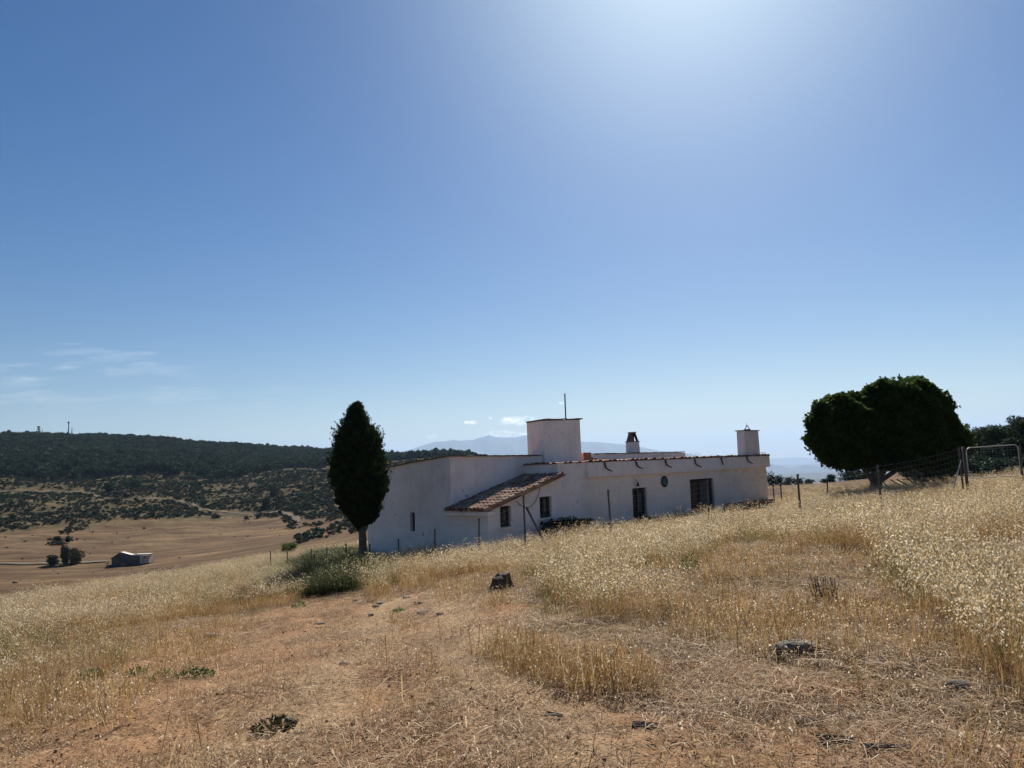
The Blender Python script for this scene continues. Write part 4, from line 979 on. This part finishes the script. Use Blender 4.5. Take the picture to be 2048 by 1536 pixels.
for (xa, ya), (xb, yb) in zip(trk[:-1], trk[1:]):
    tq = np.clip(((px-xa)*(xb-xa)+(py-ya)*(yb-ya))/((xb-xa)**2+(yb-ya)**2), 0, 1); dd = np.hypot(px-(xa+tq*(xb-xa)), (py-(ya+tq*(yb-ya)))*1.0)
    dens = np.where(dd < 3.6, 0, dens)
dens = np.where(r > 705, .15, dens)
kp = rng.random(n) < dens; P = np.stack([x, y, z-.15], 1)[kp]; n = len(P)
scatter('scrub', P, variant_coll('scrub_bush', sv), zrot(n), uni(n, .25, 1.25, .6, 1.1)*(.6+.8*rng.random(n)[:, None]**2)*np.where((dens[kp] < .02)[:, None], .38, 1.0), rng.integers(0, 4, n), 'dark low scrub over the slope below the forest')
print('scrub', n)

# dry grass variants
def stems(n, rad, hlo, hhi, lean, wid, heads, headlen, leafn, hd_w=.30):
    V = []; Fs = []; mi = []
    def quad(a, b, c, d, m):
        k = len(V); V.extend([a, b, c, d]); Fs.append((k, k+1, k+2, k+3)); mi.append(m)
    wind = np.array([-.10, .02, 0])
    for i in range(n):
        w = random.uniform(0, 6.28); q = rad*math.sqrt(random.random()); p = np.array([math.cos(w)*q, math.sin(w)*q, -.03]); h = random.uniform(hlo, hhi)
        ln = np.array([math.cos(w), math.sin(w), 0])*random.uniform(0, lean)+rng.normal(size=3)*.11*[1, 1, 0]+wind; f = random.uniform(0, 3.14); sx = np.array([math.cos(f), math.sin(f), 0])*wid/2
        pts = [p+ln*h*(s*s)+np.array([0, 0, h*s*(1-.10*s)]) for s in (0, .35, .7, 1.0)]
        for k in range(3):
            a, b = pts[k], pts[k+1]; ta = 1-.22*k; tb = 1-.22*(k+1); quad(a-sx*ta, a+sx*ta, b+sx*tb, b-sx*tb, 0)
        if random.random() < heads[0]:
            for j in range(int(random.uniform(.6, 1.2)*heads[1])):
                s = 1-hd_w*random.random(); c = p+ln*h*(s*s)+np.array([0, 0, h*s*(1-.10*s)]); v = random.uniform(0, 6.28); o = random.uniform(.01, .06)
                c = c+np.array([math.cos(v)*o, math.sin(v)*o, random.uniform(-.01, .02)])
                dn = np.array([math.cos(v)*.45, math.sin(v)*.45, -random.uniform(.2, 1.)]); dn /= np.linalg.norm(dn); L_ = headlen*random.uniform(.7, 1.25)
                sd2 = np.cross(dn, rng.normal(size=3)); sd2 /= np.linalg.norm(sd2)+1e-9; sd2 *= L_*.27
                quad(c, c+dn*L_*.4+sd2, c+dn*L_, c+dn*L_*.4-sd2, 1)
    for i in range(leafn):
        w = random.uniform(0, 6.28); q = rad*math.sqrt(random.random()); p = np.array([math.cos(w)*q, math.sin(w)*q, -.02]); h = random.uniform(.12, .34); o = random.uniform(0, 6.28); u = np.array([math.cos(o), math.sin(o), 0]); sx = np.array([-u[1], u[0], 0])*wid*.8
        a = p; b = p+u*h*.25+np.array([0, 0, h*.8]); c = p+u*h*.8+np.array([0, 0, h*random.uniform(.3, .9)])
        quad(a-sx, a+sx, b+sx*.8, b-sx*.8, 0); quad(b-sx*.8, b+sx*.8, c+sx*.1, c-sx*.1, 0)
    me = np_mesh('tuft', np.array(V), np.array(Fs)); me.polygons.foreach_set('material_index', np.array(mi, np.int32)); return me
oats = [(stems(17, .17, .45, .85, .42, .0042, (.85, 9), .030, 8), [M['straw'], M['oat']]) for i in range(5)]
oats += [(stems(20, .16, .38, .72, .55, .0042, (.30, 6), .026, 14), [M['straw'], M['oat']]) for i in range(3)]
oats_g = [(stems(44, .20, .30, .62, .8, .006, (.06, 4), .02, 26), [M['shaded'], M['oat']]) for i in range(2)]
oats += [(stems(18, .18, .40, .70, .4, .005, (.45, 7), .028, 14), [M['green_straw'], M['oat']]) for i in range(2)]
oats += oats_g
shorts = [(stems(26, .16, .08, .24, .5, .0038, (.25, 5), .018, 10), [M['straw'], M['oat']]) for i in range(4)]
shorts += [(stems(26, .24, .06, .20, 1.8, .004, (.35, 4), .020, 6), [M['straw'], M['oat']]) for i in range(4)]
mats = [(stems(34, .15, .02, .09, 1.8, .0032, (.25, 3), .014, 0), [M['litter'], M['oat']]) for i in range(5)]
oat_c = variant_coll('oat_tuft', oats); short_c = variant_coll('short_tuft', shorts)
def litter_mesh(n, rad, llo, lhi, wid, zmax):
    P = []; Fq = []
    for i in range(n):
        w = random.uniform(0, 6.28); q = rad*math.sqrt(random.random()); c = np.array([math.cos(w)*q, math.sin(w)*q, random.uniform(.004, zmax)])
        o = random.uniform(0, 6.28); L_ = random.uniform(llo, lhi)*(1 if random.random() < .85 else 2.2); u = np.array([math.cos(o), math.sin(o), random.uniform(-.12, .25)]); sx = np.array([-u[1], u[0], random.uniform(-.4, .4)])*wid*random.uniform(.5, 1.3)
        m = c+np.array([random.uniform(-.2, .2)*L_, random.uniform(-.2, .2)*L_, .1*L_])
        k = len(P); P += [c-u*L_/2-sx*.6, c-u*L_/2+sx*.6, m+sx, m-sx, c+u*L_/2+sx*.5, c+u*L_/2-sx*.5]; Fq += [(k, k+1, k+2, k+3), (k+3, k+2, k+4, k+5)]
    return np_mesh('litter', np.array(P), np.array(Fq))
lit = [(litter_mesh(230, .34, .012, .05, .0020, .016), [M['litter']]) for i in range(5)]+[(litter_mesh(60, .35, .05, .16, .0026, .045), [M['litter']]) for i in range(3)]
lit_c = variant_coll('straw_litter', lit); mat_c = variant_coll('stubble_mat', mats)
def clod_mesh(seed):
    st = np.random.default_rng(seed); V = []; Fq = []; n, m = 9, 5
    for i in range(m+1):
        for k in range(n):
            ph = math.pi*i/m; th_ = 2*math.pi*k/n; q = .5*(1+.5*(st.random()-.5))
            V.append((math.sin(ph)*math.cos(th_)*q, math.sin(ph)*math.sin(th_)*q*.8, math.cos(ph)*q*.6))
    for i in range(m):
        for k in range(n): Fq.append((i*n+k, (i+1)*n+k, (i+1)*n+(k+1) % n, i*n+(k+1) % n))
    return np_mesh('clod', np.array(V), np.array(Fq))
M['clod'] = plain('soil_clod', (.24, .14, .085), 1, nscale=3, amp=.5)
clod_c = variant_coll('soil_clod', [(clod_mesh(i), [M['clod']]) for i in range(5)])

TALL = [  # where tall oats root, as outlines read off the photograph and laid on the ground
 ([(-500, 1150), (250, 1128), (560, 1085), (720, 1078), (735, 1135), (655, 1190), (600, 1196), (560, 1205), (330, 1252), (180, 1350), (0, 1415), (-500, 1500)], 1.0),
 ([(640, 1192), (700, 1130), (800, 1120), (1000, 1060), (2700, 900), (2700, 1150), (1800, 1110), (1480, 1092), (1390, 1120), (1350, 1165), (1345, 1235), (1250, 1258), (1130, 1240), (1070, 1205), (1050, 1160), (970, 1148), (860, 1176), (760, 1186)], 1.0),
 ([(1720, 1080), (2700, 1000), (2700, 1520), (2048, 1425), (1930, 1330), (1800, 1230)], .85)]
SHORT = [
 ([(960, 1300), (1060, 1290), (1200, 1330), (1320, 1370), (1320, 1400), (1180, 1400), (1020, 1350)], .9),
 ([(1350, 1240), (1480, 1180), (1760, 1180), (1900, 1330), (1720, 1330), (1480, 1320), (1360, 1290)], .55),
 ([(1340, 1120), (1480, 1090), (1850, 1110), (1850, 1250), (1340, 1250)], .35),
 ([(820, 1150), (990, 1140), (1060, 1180), (1060, 1230), (900, 1200)], .35),
 ([(0, 1415), (180, 1350), (330, 1250), (560, 1205), (480, 1290), (300, 1400), (60, 1500), (-200, 1520)], .35)]
houseP = [Q, P0, P1, side_wall_A, Dl+D*7, Dl]
def in_house(x, y): return inpoly(x, y, [(p.x, p.y) for p in houseP])
def cand(n, rmin, rmax, power=1.0, amax=41):
    a = rng.uniform(R(-amax), R(amax), n); r = (rng.uniform(rmin**power, rmax**power, n))**(1/power)
    x = r*np.sin(a); y = r*np.cos(a); z = height(x, y); px, py, ok = project(np.stack([x, y, z], 1)); return x, y, z, px, py, r
# tall oats
x, y, z, px, py, r = cand(62000, 3.4, 62, 1.55)
d = np.zeros(len(x)); jx = (fbm(x*.9, y*.9)-.5)*90; jy = (fbm(x*.9+30, y*.9)-.5)*46
for poly, w in TALL: d = np.maximum(d, w*inpoly(px+jx, py+jy, poly))
d = np.where(r > 22, np.maximum(d, .75), d)
d = np.where((r > 24.5) & (px > 960) & (px < 1570), .06, d)
patch = fbm(x*.45+9, y*.45, 3); d = d*(.25+.75*smoothstep(.36, .50, patch))
d = np.where(in_house(x, y), 0, d)
d = np.where((px > 1500) & (r > 42), d*.25, d)
d = np.where((np.hypot(x-ground(1002, 1176).x, y-ground(1002, 1176).y) < .6), 0, d)
d = np.where(inpoly(px, py, [(600, 1135), (640, 1118), (735, 1118), (770, 1140), (700, 1185), (600, 1195)]), 2.0, d)
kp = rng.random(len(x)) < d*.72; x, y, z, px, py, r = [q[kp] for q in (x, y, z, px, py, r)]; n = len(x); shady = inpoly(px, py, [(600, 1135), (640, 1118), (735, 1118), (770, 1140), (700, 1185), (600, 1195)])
greenish = smoothstep(.50, .62, fbm(x*.16+70, y*.16, 3))*.35
greenish = np.maximum(greenish, .9*inpoly(px, py, [(520, 1140), (620, 1120), (780, 1120), (800, 1170), (700, 1192), (600, 1200), (540, 1190)]))
greenish = np.maximum(greenish, .8*inpoly(px, py, [(40, 1165), (120, 1140), (300, 1135), (340, 1150), (200, 1170)]))
greenish = np.maximum(greenish, .30*inpoly(px, py, [(250, 1120), (600, 1090), (600, 1200), (300, 1230)]))
low = fbm(x*.33, y*.33+90, 3)
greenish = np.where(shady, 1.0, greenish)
idx = np.where(rng.random(n) < greenish, rng.integers(8, 10, n), np.where(rng.random(n) < .12+.8*smoothstep(.46, .60, low), rng.integers(5, 8, n), rng.integers(0, 5, n)))
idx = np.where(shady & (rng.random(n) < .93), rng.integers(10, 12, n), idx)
sc_ = uni(n, .72, 1.12, .8, 1.15)*np.interp(patch[kp], [.3, .6], [.75, 1.1])[:, None]
sc_ *= np.interp(px, [550, 650, 900, 1000, 1500, 1700], [.85, .95, .9, .76, .74, .9])[:, None]
clumpP = inpoly(px, py, [(1070, 1140), (1360, 1130), (1360, 1250), (1240, 1262), (1120, 1240), (1060, 1200)])
sc_ *= np.where(clumpP, 1.12, 1.0)[:, None]; sc_ *= np.where(shady, 1.3, 1.0)[:, None]
sc_[:, :2] *= np.interp(r, [5, 40], [1, 1.5])[:, None]
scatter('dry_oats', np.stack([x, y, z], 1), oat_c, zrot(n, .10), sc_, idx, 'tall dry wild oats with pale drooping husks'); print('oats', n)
# short tufts
x, y, z, px, py, r = cand(9000, 2.6, 16, 1.5)
d = np.full(len(x), .02)
for poly, w in SHORT: d = np.maximum(d, w*inpoly(px, py, poly))
d *= smoothstep(.36, .52, fbm(x*1.3, y*1.3+20, 3)); d = np.where(inpoly(px, py, TALL[0][0]), .12, d)
kp = rng.random(len(x)) < d; n = kp.sum()
scatter('short_grass', np.stack([x, y, z], 1)[kp], short_c, zrot(n, .12), uni(n, .7, 1.3), np.where(inpoly(px[kp], py[kp], SHORT[0][0]), rng.integers(0, 4, n), rng.integers(2, 8, n)), 'short yellow stubble grass on the trodden ground'); print('short', n)
# litter
x, y, z, px, py, r = cand(9500, 2.4, 20, 1.45)
d = .18+.75*smoothstep(.42, .62, fbm(x*.9+5, y*.9, 3)); d *= np.where(inpoly(px, py, PATH_POLY) & (px < 1250), .5, 1); d = np.where(inpoly(px, py, [(1000, 1290), (1500, 1290), (2100, 1400), (2100, 1600), (1300, 1450)]), np.maximum(d, .8), d)
kp = rng.random(len(x)) < d*.85; n = kp.sum()
scatter('straw_litter', np.stack([x, y, z], 1)[kp], lit_c, zrot(n, .05), uni(n, .8, 1.3), rng.integers(0, 8, n), 'dry straw litter strewn over the bare soil'); print('litter', n)

x, y, z, px, py, r = cand(16000, 2.4, 19, 1.35); kp = rng.random(len(x)) < (.10+.75*smoothstep(.42, .58, fbm(x*1.6+60, y*1.6, 3)))*np.where(inpoly(px, py, PATH_POLY) & (px < 1300), .5, 1); n = kp.sum()
scatter('trodden_stubble', np.stack([x, y, z], 1)[kp], mat_c, zrot(n, .1), uni(n, .6, 1.5), rng.integers(0, 5, n), 'flattened dry stubble matted on the soil'); print('mats', n)
x, y, z, px, py, r = cand(14000, 2.4, 16, 1.3); kp = inpoly(px, py, PATH_POLY) & (rng.random(len(x)) < smoothstep(.40, .62, fbm(x*1.2, y*1.2+44, 3))); n = kp.sum()
sz = .008+.03*rng.random(n)**4; scatter('soil_clods', np.stack([x, y, z+.002], 1)[kp], clod_c, zrot(n, .5), np.stack([sz, sz, sz], 1), rng.integers(0, 5, n), 'small crumbs and clods of reddish soil')

# ------------------------------------------------------------------ stones, stump, weeds
def rock(name, px, py, w, h, label, cat, mt_='stone', group=None, dep=None, sink=.25, seed=1, rough=.45, rz=0):
    g = ground(px, py); st = np.random.default_rng(seed); V = []; n, m = 26, 14; Fq = []
    for i in range(m+1):
        ph = math.pi*i/m
        for k in range(n):
            th_ = 2*math.pi*k/n; u = np.array([math.sin(ph)*math.cos(th_), math.sin(ph)*math.sin(th_), math.cos(ph)])
            q = np.sign(u)*np.abs(u)**.75
            nz = (fbm(np.array([u[0]*1.3+seed*3.1]), np.array([u[1]*1.3+seed]), 3)[0]-.5)*.6+(fbm(np.array([q[0]*4+seed]), np.array([q[1]*4+q[2]*4+seed]), 3)[0]-.5)*.35
            V.append(q*(1+rough*2*nz)*np.array([w/2, (dep or w*.7)/2, h/2]))
    for i in range(m):
        for k in range(n): Fq.append((i*n+k, (i+1)*n+k, (i+1)*n+(k+1) % n, i*n+(k+1) % n))
    o = link(name, np_mesh(name, np.array(V), np.array(Fq)), M[mt_]); o.location = (g.x, g.y, g.z+h/2-h*sink); o.rotation_euler = (0, 0, rz); return tag(o, label, cat, group)
gst = ground(1002, 1176)
stp = empty('tree_stump', gst, 'dark weathered tree stump among straw below the farmhouse gable', 'stump'); stp.scale = (.62, .6, .56)
V = []; Fq = []; n, m = 36, 12
for i in range(m+1):
    f = i/m
    for k in range(n):
        th_ = 2*math.pi*k/n; gr = .16*math.sin(th_*5+1)+.08*math.sin(th_*11+f*2)
        rr_ = (.24-.03*f+.12*(1-f)**3)*(1+gr*.35+.10*math.sin(th_*2+1)); zt_ = f*(.42+.09*math.sin(th_+1)+.03*math.sin(th_*3+2)+.02*math.sin(th_*7))
        V.append((math.cos(th_)*rr_*1.12, math.sin(th_)*rr_, zt_-.05))
for i in range(m):
    for k in range(n): Fq.append((i*n+k, i*n+(k+1) % n, (i+1)*n+(k+1) % n, (i+1)*n+k))
V = [tuple(v) for v in V]; V.append((0.02, 0, .40)); me = bpy.data.meshes.new('trunk_base'); me.from_pydata(V, [], Fq+[(m*n+k, m*n+(k+1) % n, len(V)-1) for k in range(n)]); me.update(); link('trunk_base', me, M['stump'], stp)
for i in range(5):
    mb = MB((0, 0, 0)); w = random.uniform(0, 6.28); limb(mb, (math.cos(w)*.2, math.sin(w)*.2, .05), (math.cos(w)*.42, math.sin(w)*.42, -.05), .05, .02, .1, n=4, side=6)
    mb.build('root', M['stump'], stp)
rock('rock', 1595, 1308, .34, .13, 'flat grey rock ringed by straw right of centre', 'rock', seed=4)
rock('rock', 1960, 992, .95, .42, 'grey boulder at the foot of the gate post', 'rock', seed=9)
rock('rock', 425, 1272, .24, .05, 'flat pale stone on the left of the bare ground', 'rock', seed=3)
rock('rock', 690, 1331, .10, .045, 'small pinkish stone in the middle of the bare ground', 'rock', seed=13)
rock('rock', 1920, 1385, .14, .08, 'grey stone half hidden by grass near the right edge', 'rock', seed=15)
rock('rock', 1711, 1440, .08, .05, 'small white pebble on the bare ground at right', 'rock', seed=17)
rock('rock', 640, 1249, .18, .04, 'thin flat stone at the left of the path before the cypress', 'rock', seed=21)
rock('rock', 30, 1166, 1.3, .5, 'dark earth mound at the left edge of the pale grass', 'mound', mt_='stump', seed=23)
gq = 'dark flat stones where the path meets the oats'
for i, (px, py, w) in enumerate(((740, 1205, .16), (764, 1207, .26), (752, 1214, .18), (838, 1208, .16), (848, 1226, .24), (742, 1232, .12), (880, 1230, .12), (710, 1203, .10), (815, 1196, .26))):
    rock('flat_stone', px, py, w, .05, 'dark flat stone in the cluster where the path meets the oats', 'stone', 'stone', gq, seed=30+i, rz=i)
gb = 'strips of dark bark on the bare ground'
for i, (px, py, w, lb) in enumerate(((1676, 1487, .22, 'left dark bark strip of the pair at the lower right'), (1775, 1504, .24, 'right dark bark strip of the pair at the lower right'), (1295, 1456, .18, 'short dark bark strip on bare soil below the yellow stubble'), (1620, 1447, .16, 'thin grey bark strip above the lower right pair'), (1110, 1436, .12, 'smallest dark bark scrap left of the short strip'))):
    g = ground(px, py); mb = MB(g); rz_ = random.uniform(-.5, -.1)
    for k in range(5):
        a = g+Vector((-w*.5, (k-2)*.014, .015+.004*(k % 2))); b = g+Vector((w*.5*random.uniform(.7, 1.1), (k-2)*.012, .012+random.uniform(0, .015)))
        limb(mb, a, b, .009, .004, .07, n=5, side=6)
    o = mb.build('bark_strip', M['bark']); o.location = g; o.rotation_euler = (0, 0, rz_); tag(o, lb, 'bark', gb)
for px, py, dz, lb, w in ((1034, 948, 31.0, 'tuft of dry weeds growing where the tiled lean-to roof meets the wall', .3), (1385, 911, 38, 'low dry grass growing on the flat roof edge', .9), (1527, 909, 40.3, 'small weed growing on the roof corner right of the far chimney', .28)):
    g = at(px, py, dz); a = rng.uniform(0, 6.28, 70); q = np.sqrt(rng.random(70))*w/2; P = np.stack([np.cos(a)*q, np.sin(a)*q*.4, rng.random(70)*.16], 1)
    V, Fq = leaf_quads(P, .06, .3, dirs=np.stack([np.cos(a)*.3, np.sin(a)*.3, np.full(70, 1.)], 1)); o = link('roof_weed', np_mesh('roof_weed', V, Fq), M['green_straw']); o.location = g-Vector((0, 0, .04)); tag(o, lb, 'weed')
# dark brushwood heap and leaning sheet by the wall
g = on_ground(1128, 28.6, 1050); zt0 = at(1125, 1040, 28.6).z; hp = empty('brush_heap', g, 'dark heap of brushwood against the white wall below the barred window', 'brushwood'); hh = zt0-g.z
P = ell_points(5200, (0, 0, hh*.55), (.85, .5, hh*.5), .3, .25, 3); Pb = ell_points(900, (.75, 0, hh*.86), (.42, .3, .10), .2, .2, 5)
V, Fq = leaf_quads(np.concatenate([P, Pb]), .12, .3); link('foliage', np_mesh('foliage', V, Fq), M['cypress'], hp)
mb = MB((0, 0, 0))
for i in range(26): limb(mb, (random.uniform(-.9, .5), random.uniform(-.3, .3), .05), (random.uniform(-.8, 1.15), random.uniform(-.3, .2), hh*random.uniform(.6, .98)), .018, .006, .1, n=4, side=5)
mb.tube([(-.75, -.45, hh*.62), (0, -.5, hh*.68), (.45, -.45, hh*.74)], .014, 5); mb.build('branches', M['bark'], hp)
# green weeds
def weed(px, py, w, label, n=130, leaf=.055, mt_='weed', h=.10, name='green_weed', cat='weed'):
    g = ground(px, py); a = rng.uniform(0, 6.28, n); q = np.sqrt(rng.random(n))*w/2; P = np.stack([np.cos(a)*q, np.sin(a)*q, rng.random(n)*h*(1.1-q/(w/2))+.01], 1)
    d_ = np.stack([np.cos(a)*.7, np.sin(a)*.7, np.full(n, .6)], 1); V, Fq = leaf_quads(P, leaf, .42, dirs=d_)
    o = link(name, np_mesh(name, V, Fq), M[mt_]); o.location = g; tag(o, label, cat)
weed(388, 1358, .42, 'bright green weed nearest the centre of the left ground', 260)
weed(325, 1358, .30, 'green weed between its two neighbours on the left ground', 120)
weed(272, 1350, .26, 'small grey green weed left of centre of the left group', 90)
weed(182, 1356, .36, 'green weed at the foot of the left oats', 150)
weed(548, 1462, .30, 'grey green weed low on the bare soil left of centre', 110, mt_='shrub')
weed(597, 1215, .32, 'pale upright weed at the path edge below the cypress shadow', 110, h=.26)
weed(797, 1226, .25, 'small weed among the dark flat stones', 80)
weed(1382, 1140, .40, 'green thistle in the trampled grass below the double door', 110, h=.28)
weed(1095, 1195, .3, 'pale green weed at the left side of the big oat clump', 90, h=.3)
weed(2030, 1325, .3, 'yellow green weed at the right edge', 90, h=.18)
weed(1745, 1175, .22, 'tiny green weed right of the dark burnt tuft', 50, h=.1)
weed(790, 1250, .2, 'thin dry weed stalk on the path crest', 40, mt_='straw', h=.16)
g = ground(1650, 1200); me = stems(90, .14, .15, .34, .25, .006, (0, 0), .02, 20); o = link('dark_tuft', me, M['wood_dark']); o.location = g; tag(o, 'dark burnt grass tuft in the trampled grass at right', 'grass tuft')
g = ground(1298, 1105); me = stems(60, .14, .15, .34, .25, .006, (0, 0), .02, 20); o = link('dark_tuft', me, M['wood_dark']); o.location = g; tag(o, 'small dark grass tuft below the left barred door', 'grass tuft')
# green bush patch at valley edge
single_tree('green_bush', 577, 66, 1083, 40, 'bright green low bush on the brow left of the cypress', mt_='weed', n=1500, gpy=1095)

# ------------------------------------------------------------------ ruined hut in the valley
Zr = 228.0; rg = on_ground(262, Zr, 1125); s = Zr/F_PX
ru = empty('ruined_barn', rg, 'half collapsed stone barn with a broken pale roof in the valley', 'barn')
zr0 = rg.z-1.0
def rp(px, py, dy=0): p = at(px, py, Zr+dy); return p
def slab(name, pts, th, m, ext):
    mb = MB(rg); f = [Vector(p) for p in pts]; mb.hexa(f, [p+ext for p in f]); mb.build(name, m, ru)
dpt = Vector((.1, .6, 0)); dpr = Vector((.4, 1.5, .0))
slab('stone_wall', [rp(223, 1119), rp(223, 1133), rp(281, 1133), rp(281, 1112)], 0, M['stonewall'], dpt)
slab('gable', [rp(223, 1119), rp(281, 1112), rp(262, 1110.5), rp(243, 1105.5)], 0, M['stonewall'], dpt*.99)
slab('roof', [rp(241, 1104.0), rp(241, 1106.5), rp(262, 1112.8), rp(262, 1109.8)], 0, M['ruin_roof'], dpr)
slab('roof', [rp(262.2, 1109.8), rp(262.2, 1112.8), rp(282, 1110.6), rp(282, 1107.8)], 0, M['ruin_roof'], dpr)
slab('roof', [rp(222, 1118.5), rp(240.8, 1105.6), rp(241, 1104.2), rp(221, 1117)], 0, M['stonewall'], dpr)
slab('annex_wall', [rp(282, 1113), rp(282, 1128), rp(298, 1126), rp(298, 1110.6)], 0, M['concrete'], Vector((.4, 2.5, 0)))
slab('annex_roof', [rp(270, 1108.5, -.3), rp(281, 1111.6, -.3), rp(298, 1110.4, -.3), rp(299, 1107.6, -.3)], 0, M['ruin_roof'], Vector((.4, 1.8, .0)))
slab('white_pier', [rp(280.2, 1112, -.4), rp(280.2, 1127, -.4), rp(282.2, 1127, -.4), rp(282.2, 1112, -.4)], 0, M['ruin_roof'], Vector((0, .5, 0)))
slab('window', [rp(288, 1113, -.1), rp(288, 1115.8, -.1), rp(291, 1115.6, -.1), rp(291, 1112.8, -.1)], 0, M['glass'], Vector((0, .3, 0)))
mb = MB(rg)
for i in range(26):
    p = rp(random.uniform(214, 250), 1131, -random.uniform(.5, 3)); p.z = hz(p.x, p.y)+.2; mb.box(p, random.uniform(.3, .9), random.uniform(.3, .8), random.uniform(.4, 1.3), Vector((random.random()+.1, random.random(), 0)))
mb.build('rubble', M['stonewall'], ru)

# ------------------------------------------------------------------ masts on the hill
def mast(px, ytop, ybase, w, label, dishes=(), lattice=True, name='radio_mast', cat='radio mast'):
    Zk = 1400.0; b = on_ground(px, Zk, 872); t = at(px, ytop, Zk); o = empty(name, b, label, cat); sx = w*Zk/F_PX
    mb = MB(b); base_ = Vector((b.x, b.y, b.z)); top = Vector((t.x, t.y, t.z))
    for a, c in ((-1, -1), (1, -1), (1, 1), (-1, 1)): mb.tube([base_+Vector((a*sx*.6, c*sx*.6, 0)), top+Vector((a*sx*.3, c*sx*.3, 0))], .45, 4)
    n = 12
    for i in range(n):
        f0, f1 = i/n, (i+1)/n
        for a, c in ((-1, 1), (1, -1)):
            mb.tube([base_.lerp(top, f0)+Vector((a*sx*(.6-.3*f0), -sx*.5, 0)), base_.lerp(top, f1)+Vector((c*sx*(.6-.3*f1), -sx*.5, 0))], .24, 4)
    mb.build('lattice', M['steel_far'], o)
    for dx, py, rr_ in dishes:
        p = at(px+dx, py, Zk-2); md_ = MB(b); r_ = rr_*1.1*Zk/F_PX; md_.tube([p+Vector((0, 1.2, 0)), p+Vector((0, .2, 0)), p-Vector((0, .6, 0))], [r_*.5, r_*.95, r_], 14); md_.tube([p+Vector((0, .6, 0)), Vector((b.x, p.y+1.5, p.z))], .3, 4); md_.build('dish', M['steel_far'], o, smooth=True)
mast(77, 852, 873, .8, 'lattice mast hung with stacked dishes on the left hilltop', [(-1.6, 854, 1.3), (2.2, 854, 1.5), (-1.4, 858, 1.1), (2.2, 858.5, 1.5), (-3.0, 862.5, 1.4), (2.0, 862.5, 1.5), (-1.8, 866, 1.2), (1.4, 866, 1.1), (-4, 870.5, 1.3)])
mast(84.5, 859, 873, .4, 'thin faint mast just right of the dish mast')
mast(88.5, 866, 873, .4, 'short mast with a single dish on top', [(0, 865.5, 1.6)])
mast(137.3, 844.5, 873, .8, 'tallest slim mast with a flared top on the hill', [(-1.6, 864.5, 1.4), (1.6, 867.5, 1.1), (-1, 860, .9), (0, 845, 1.9)])
mast(144, 855.5, 873, .45, 'slender mast right of the tallest one', [(-.7, 864, .9)])

# ------------------------------------------------------------------ far mountains
def massif(name, ridge, Z, foot, depth, col, seed):
    xs = [a for a, b in ridge]; ys = [b for a, b in ridge]; nx = 420; nz = 26; V = []; Fq = []
    for i in range(nx):
        px = xs[0]+(xs[-1]-xs[0])*i/(nx-1); p = at(px, float(np.interp(px, xs, ys)), Z); hr = p.z-foot
        for j in range(nz):
            f = j/(nz-1)*1.6-.0   # 0 foot .. 1 ridge .. 1.6 behind
            y_ = Z-depth*(1-f); k = (1-abs(1-f))
            nzv = float(fbm(np.array([i*.10+seed]), np.array([f*4+seed]), 5)[0])-.5
            h_ = hr*(max(0, k)**(.9 if f < 1 else 1.2))*(1+nzv*.5*(1-k)*2*(k > .02)) if f < 1 else hr*max(0, 1-(f-1)*1.4)
            V.append((p.x, y_, foot+h_+(float(vnoise(np.array([i*.7]), np.array([seed+.5]))[0])-.5)*12*(f > .9)*(f < 1.1)))
    for i in range(nx-1):
        for j in range(nz-1): Fq.append((i*nz+j, (i+1)*nz+j, (i+1)*nz+j+1, i*nz+j+1))
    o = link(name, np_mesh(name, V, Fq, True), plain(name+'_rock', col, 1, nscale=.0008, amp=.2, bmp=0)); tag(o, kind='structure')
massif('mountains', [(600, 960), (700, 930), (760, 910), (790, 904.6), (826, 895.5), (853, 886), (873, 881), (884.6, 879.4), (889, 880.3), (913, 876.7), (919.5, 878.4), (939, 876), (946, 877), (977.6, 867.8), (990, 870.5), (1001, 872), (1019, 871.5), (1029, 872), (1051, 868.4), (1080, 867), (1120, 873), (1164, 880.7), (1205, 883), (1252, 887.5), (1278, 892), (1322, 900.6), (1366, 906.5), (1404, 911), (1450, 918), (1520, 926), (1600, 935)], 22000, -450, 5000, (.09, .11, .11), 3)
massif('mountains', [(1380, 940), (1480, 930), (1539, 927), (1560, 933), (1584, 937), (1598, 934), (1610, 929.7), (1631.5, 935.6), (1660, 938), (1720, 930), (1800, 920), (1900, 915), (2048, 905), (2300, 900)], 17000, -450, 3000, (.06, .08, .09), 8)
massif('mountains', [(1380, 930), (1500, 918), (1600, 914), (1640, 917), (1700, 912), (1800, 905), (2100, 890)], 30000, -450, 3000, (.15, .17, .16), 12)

# ------------------------------------------------------------------ haze
mb = MB((0, 0, 0)); mb.box((0, 8000, 260), 90000, 76000, 1720)
hm = bpy.data.materials.new('haze'); hm.use_nodes = True; t = hm.node_tree; t.nodes.clear(); out = t.nodes.new('ShaderNodeOutputMaterial')
pv = t.nodes.new('ShaderNodeVolumePrincipled'); pv.inputs['Color'].default_value = (.50, .70, 1.0, 1); pv.inputs['Density'].default_value = .000042; pv.inputs['Anisotropy'].default_value = .25
t.links.new(pv.outputs[0], out.inputs['Volume'])
ho = mb.build('haze', hm); tag(ho, kind='stuff'); ho.display_type = 'WIRE'
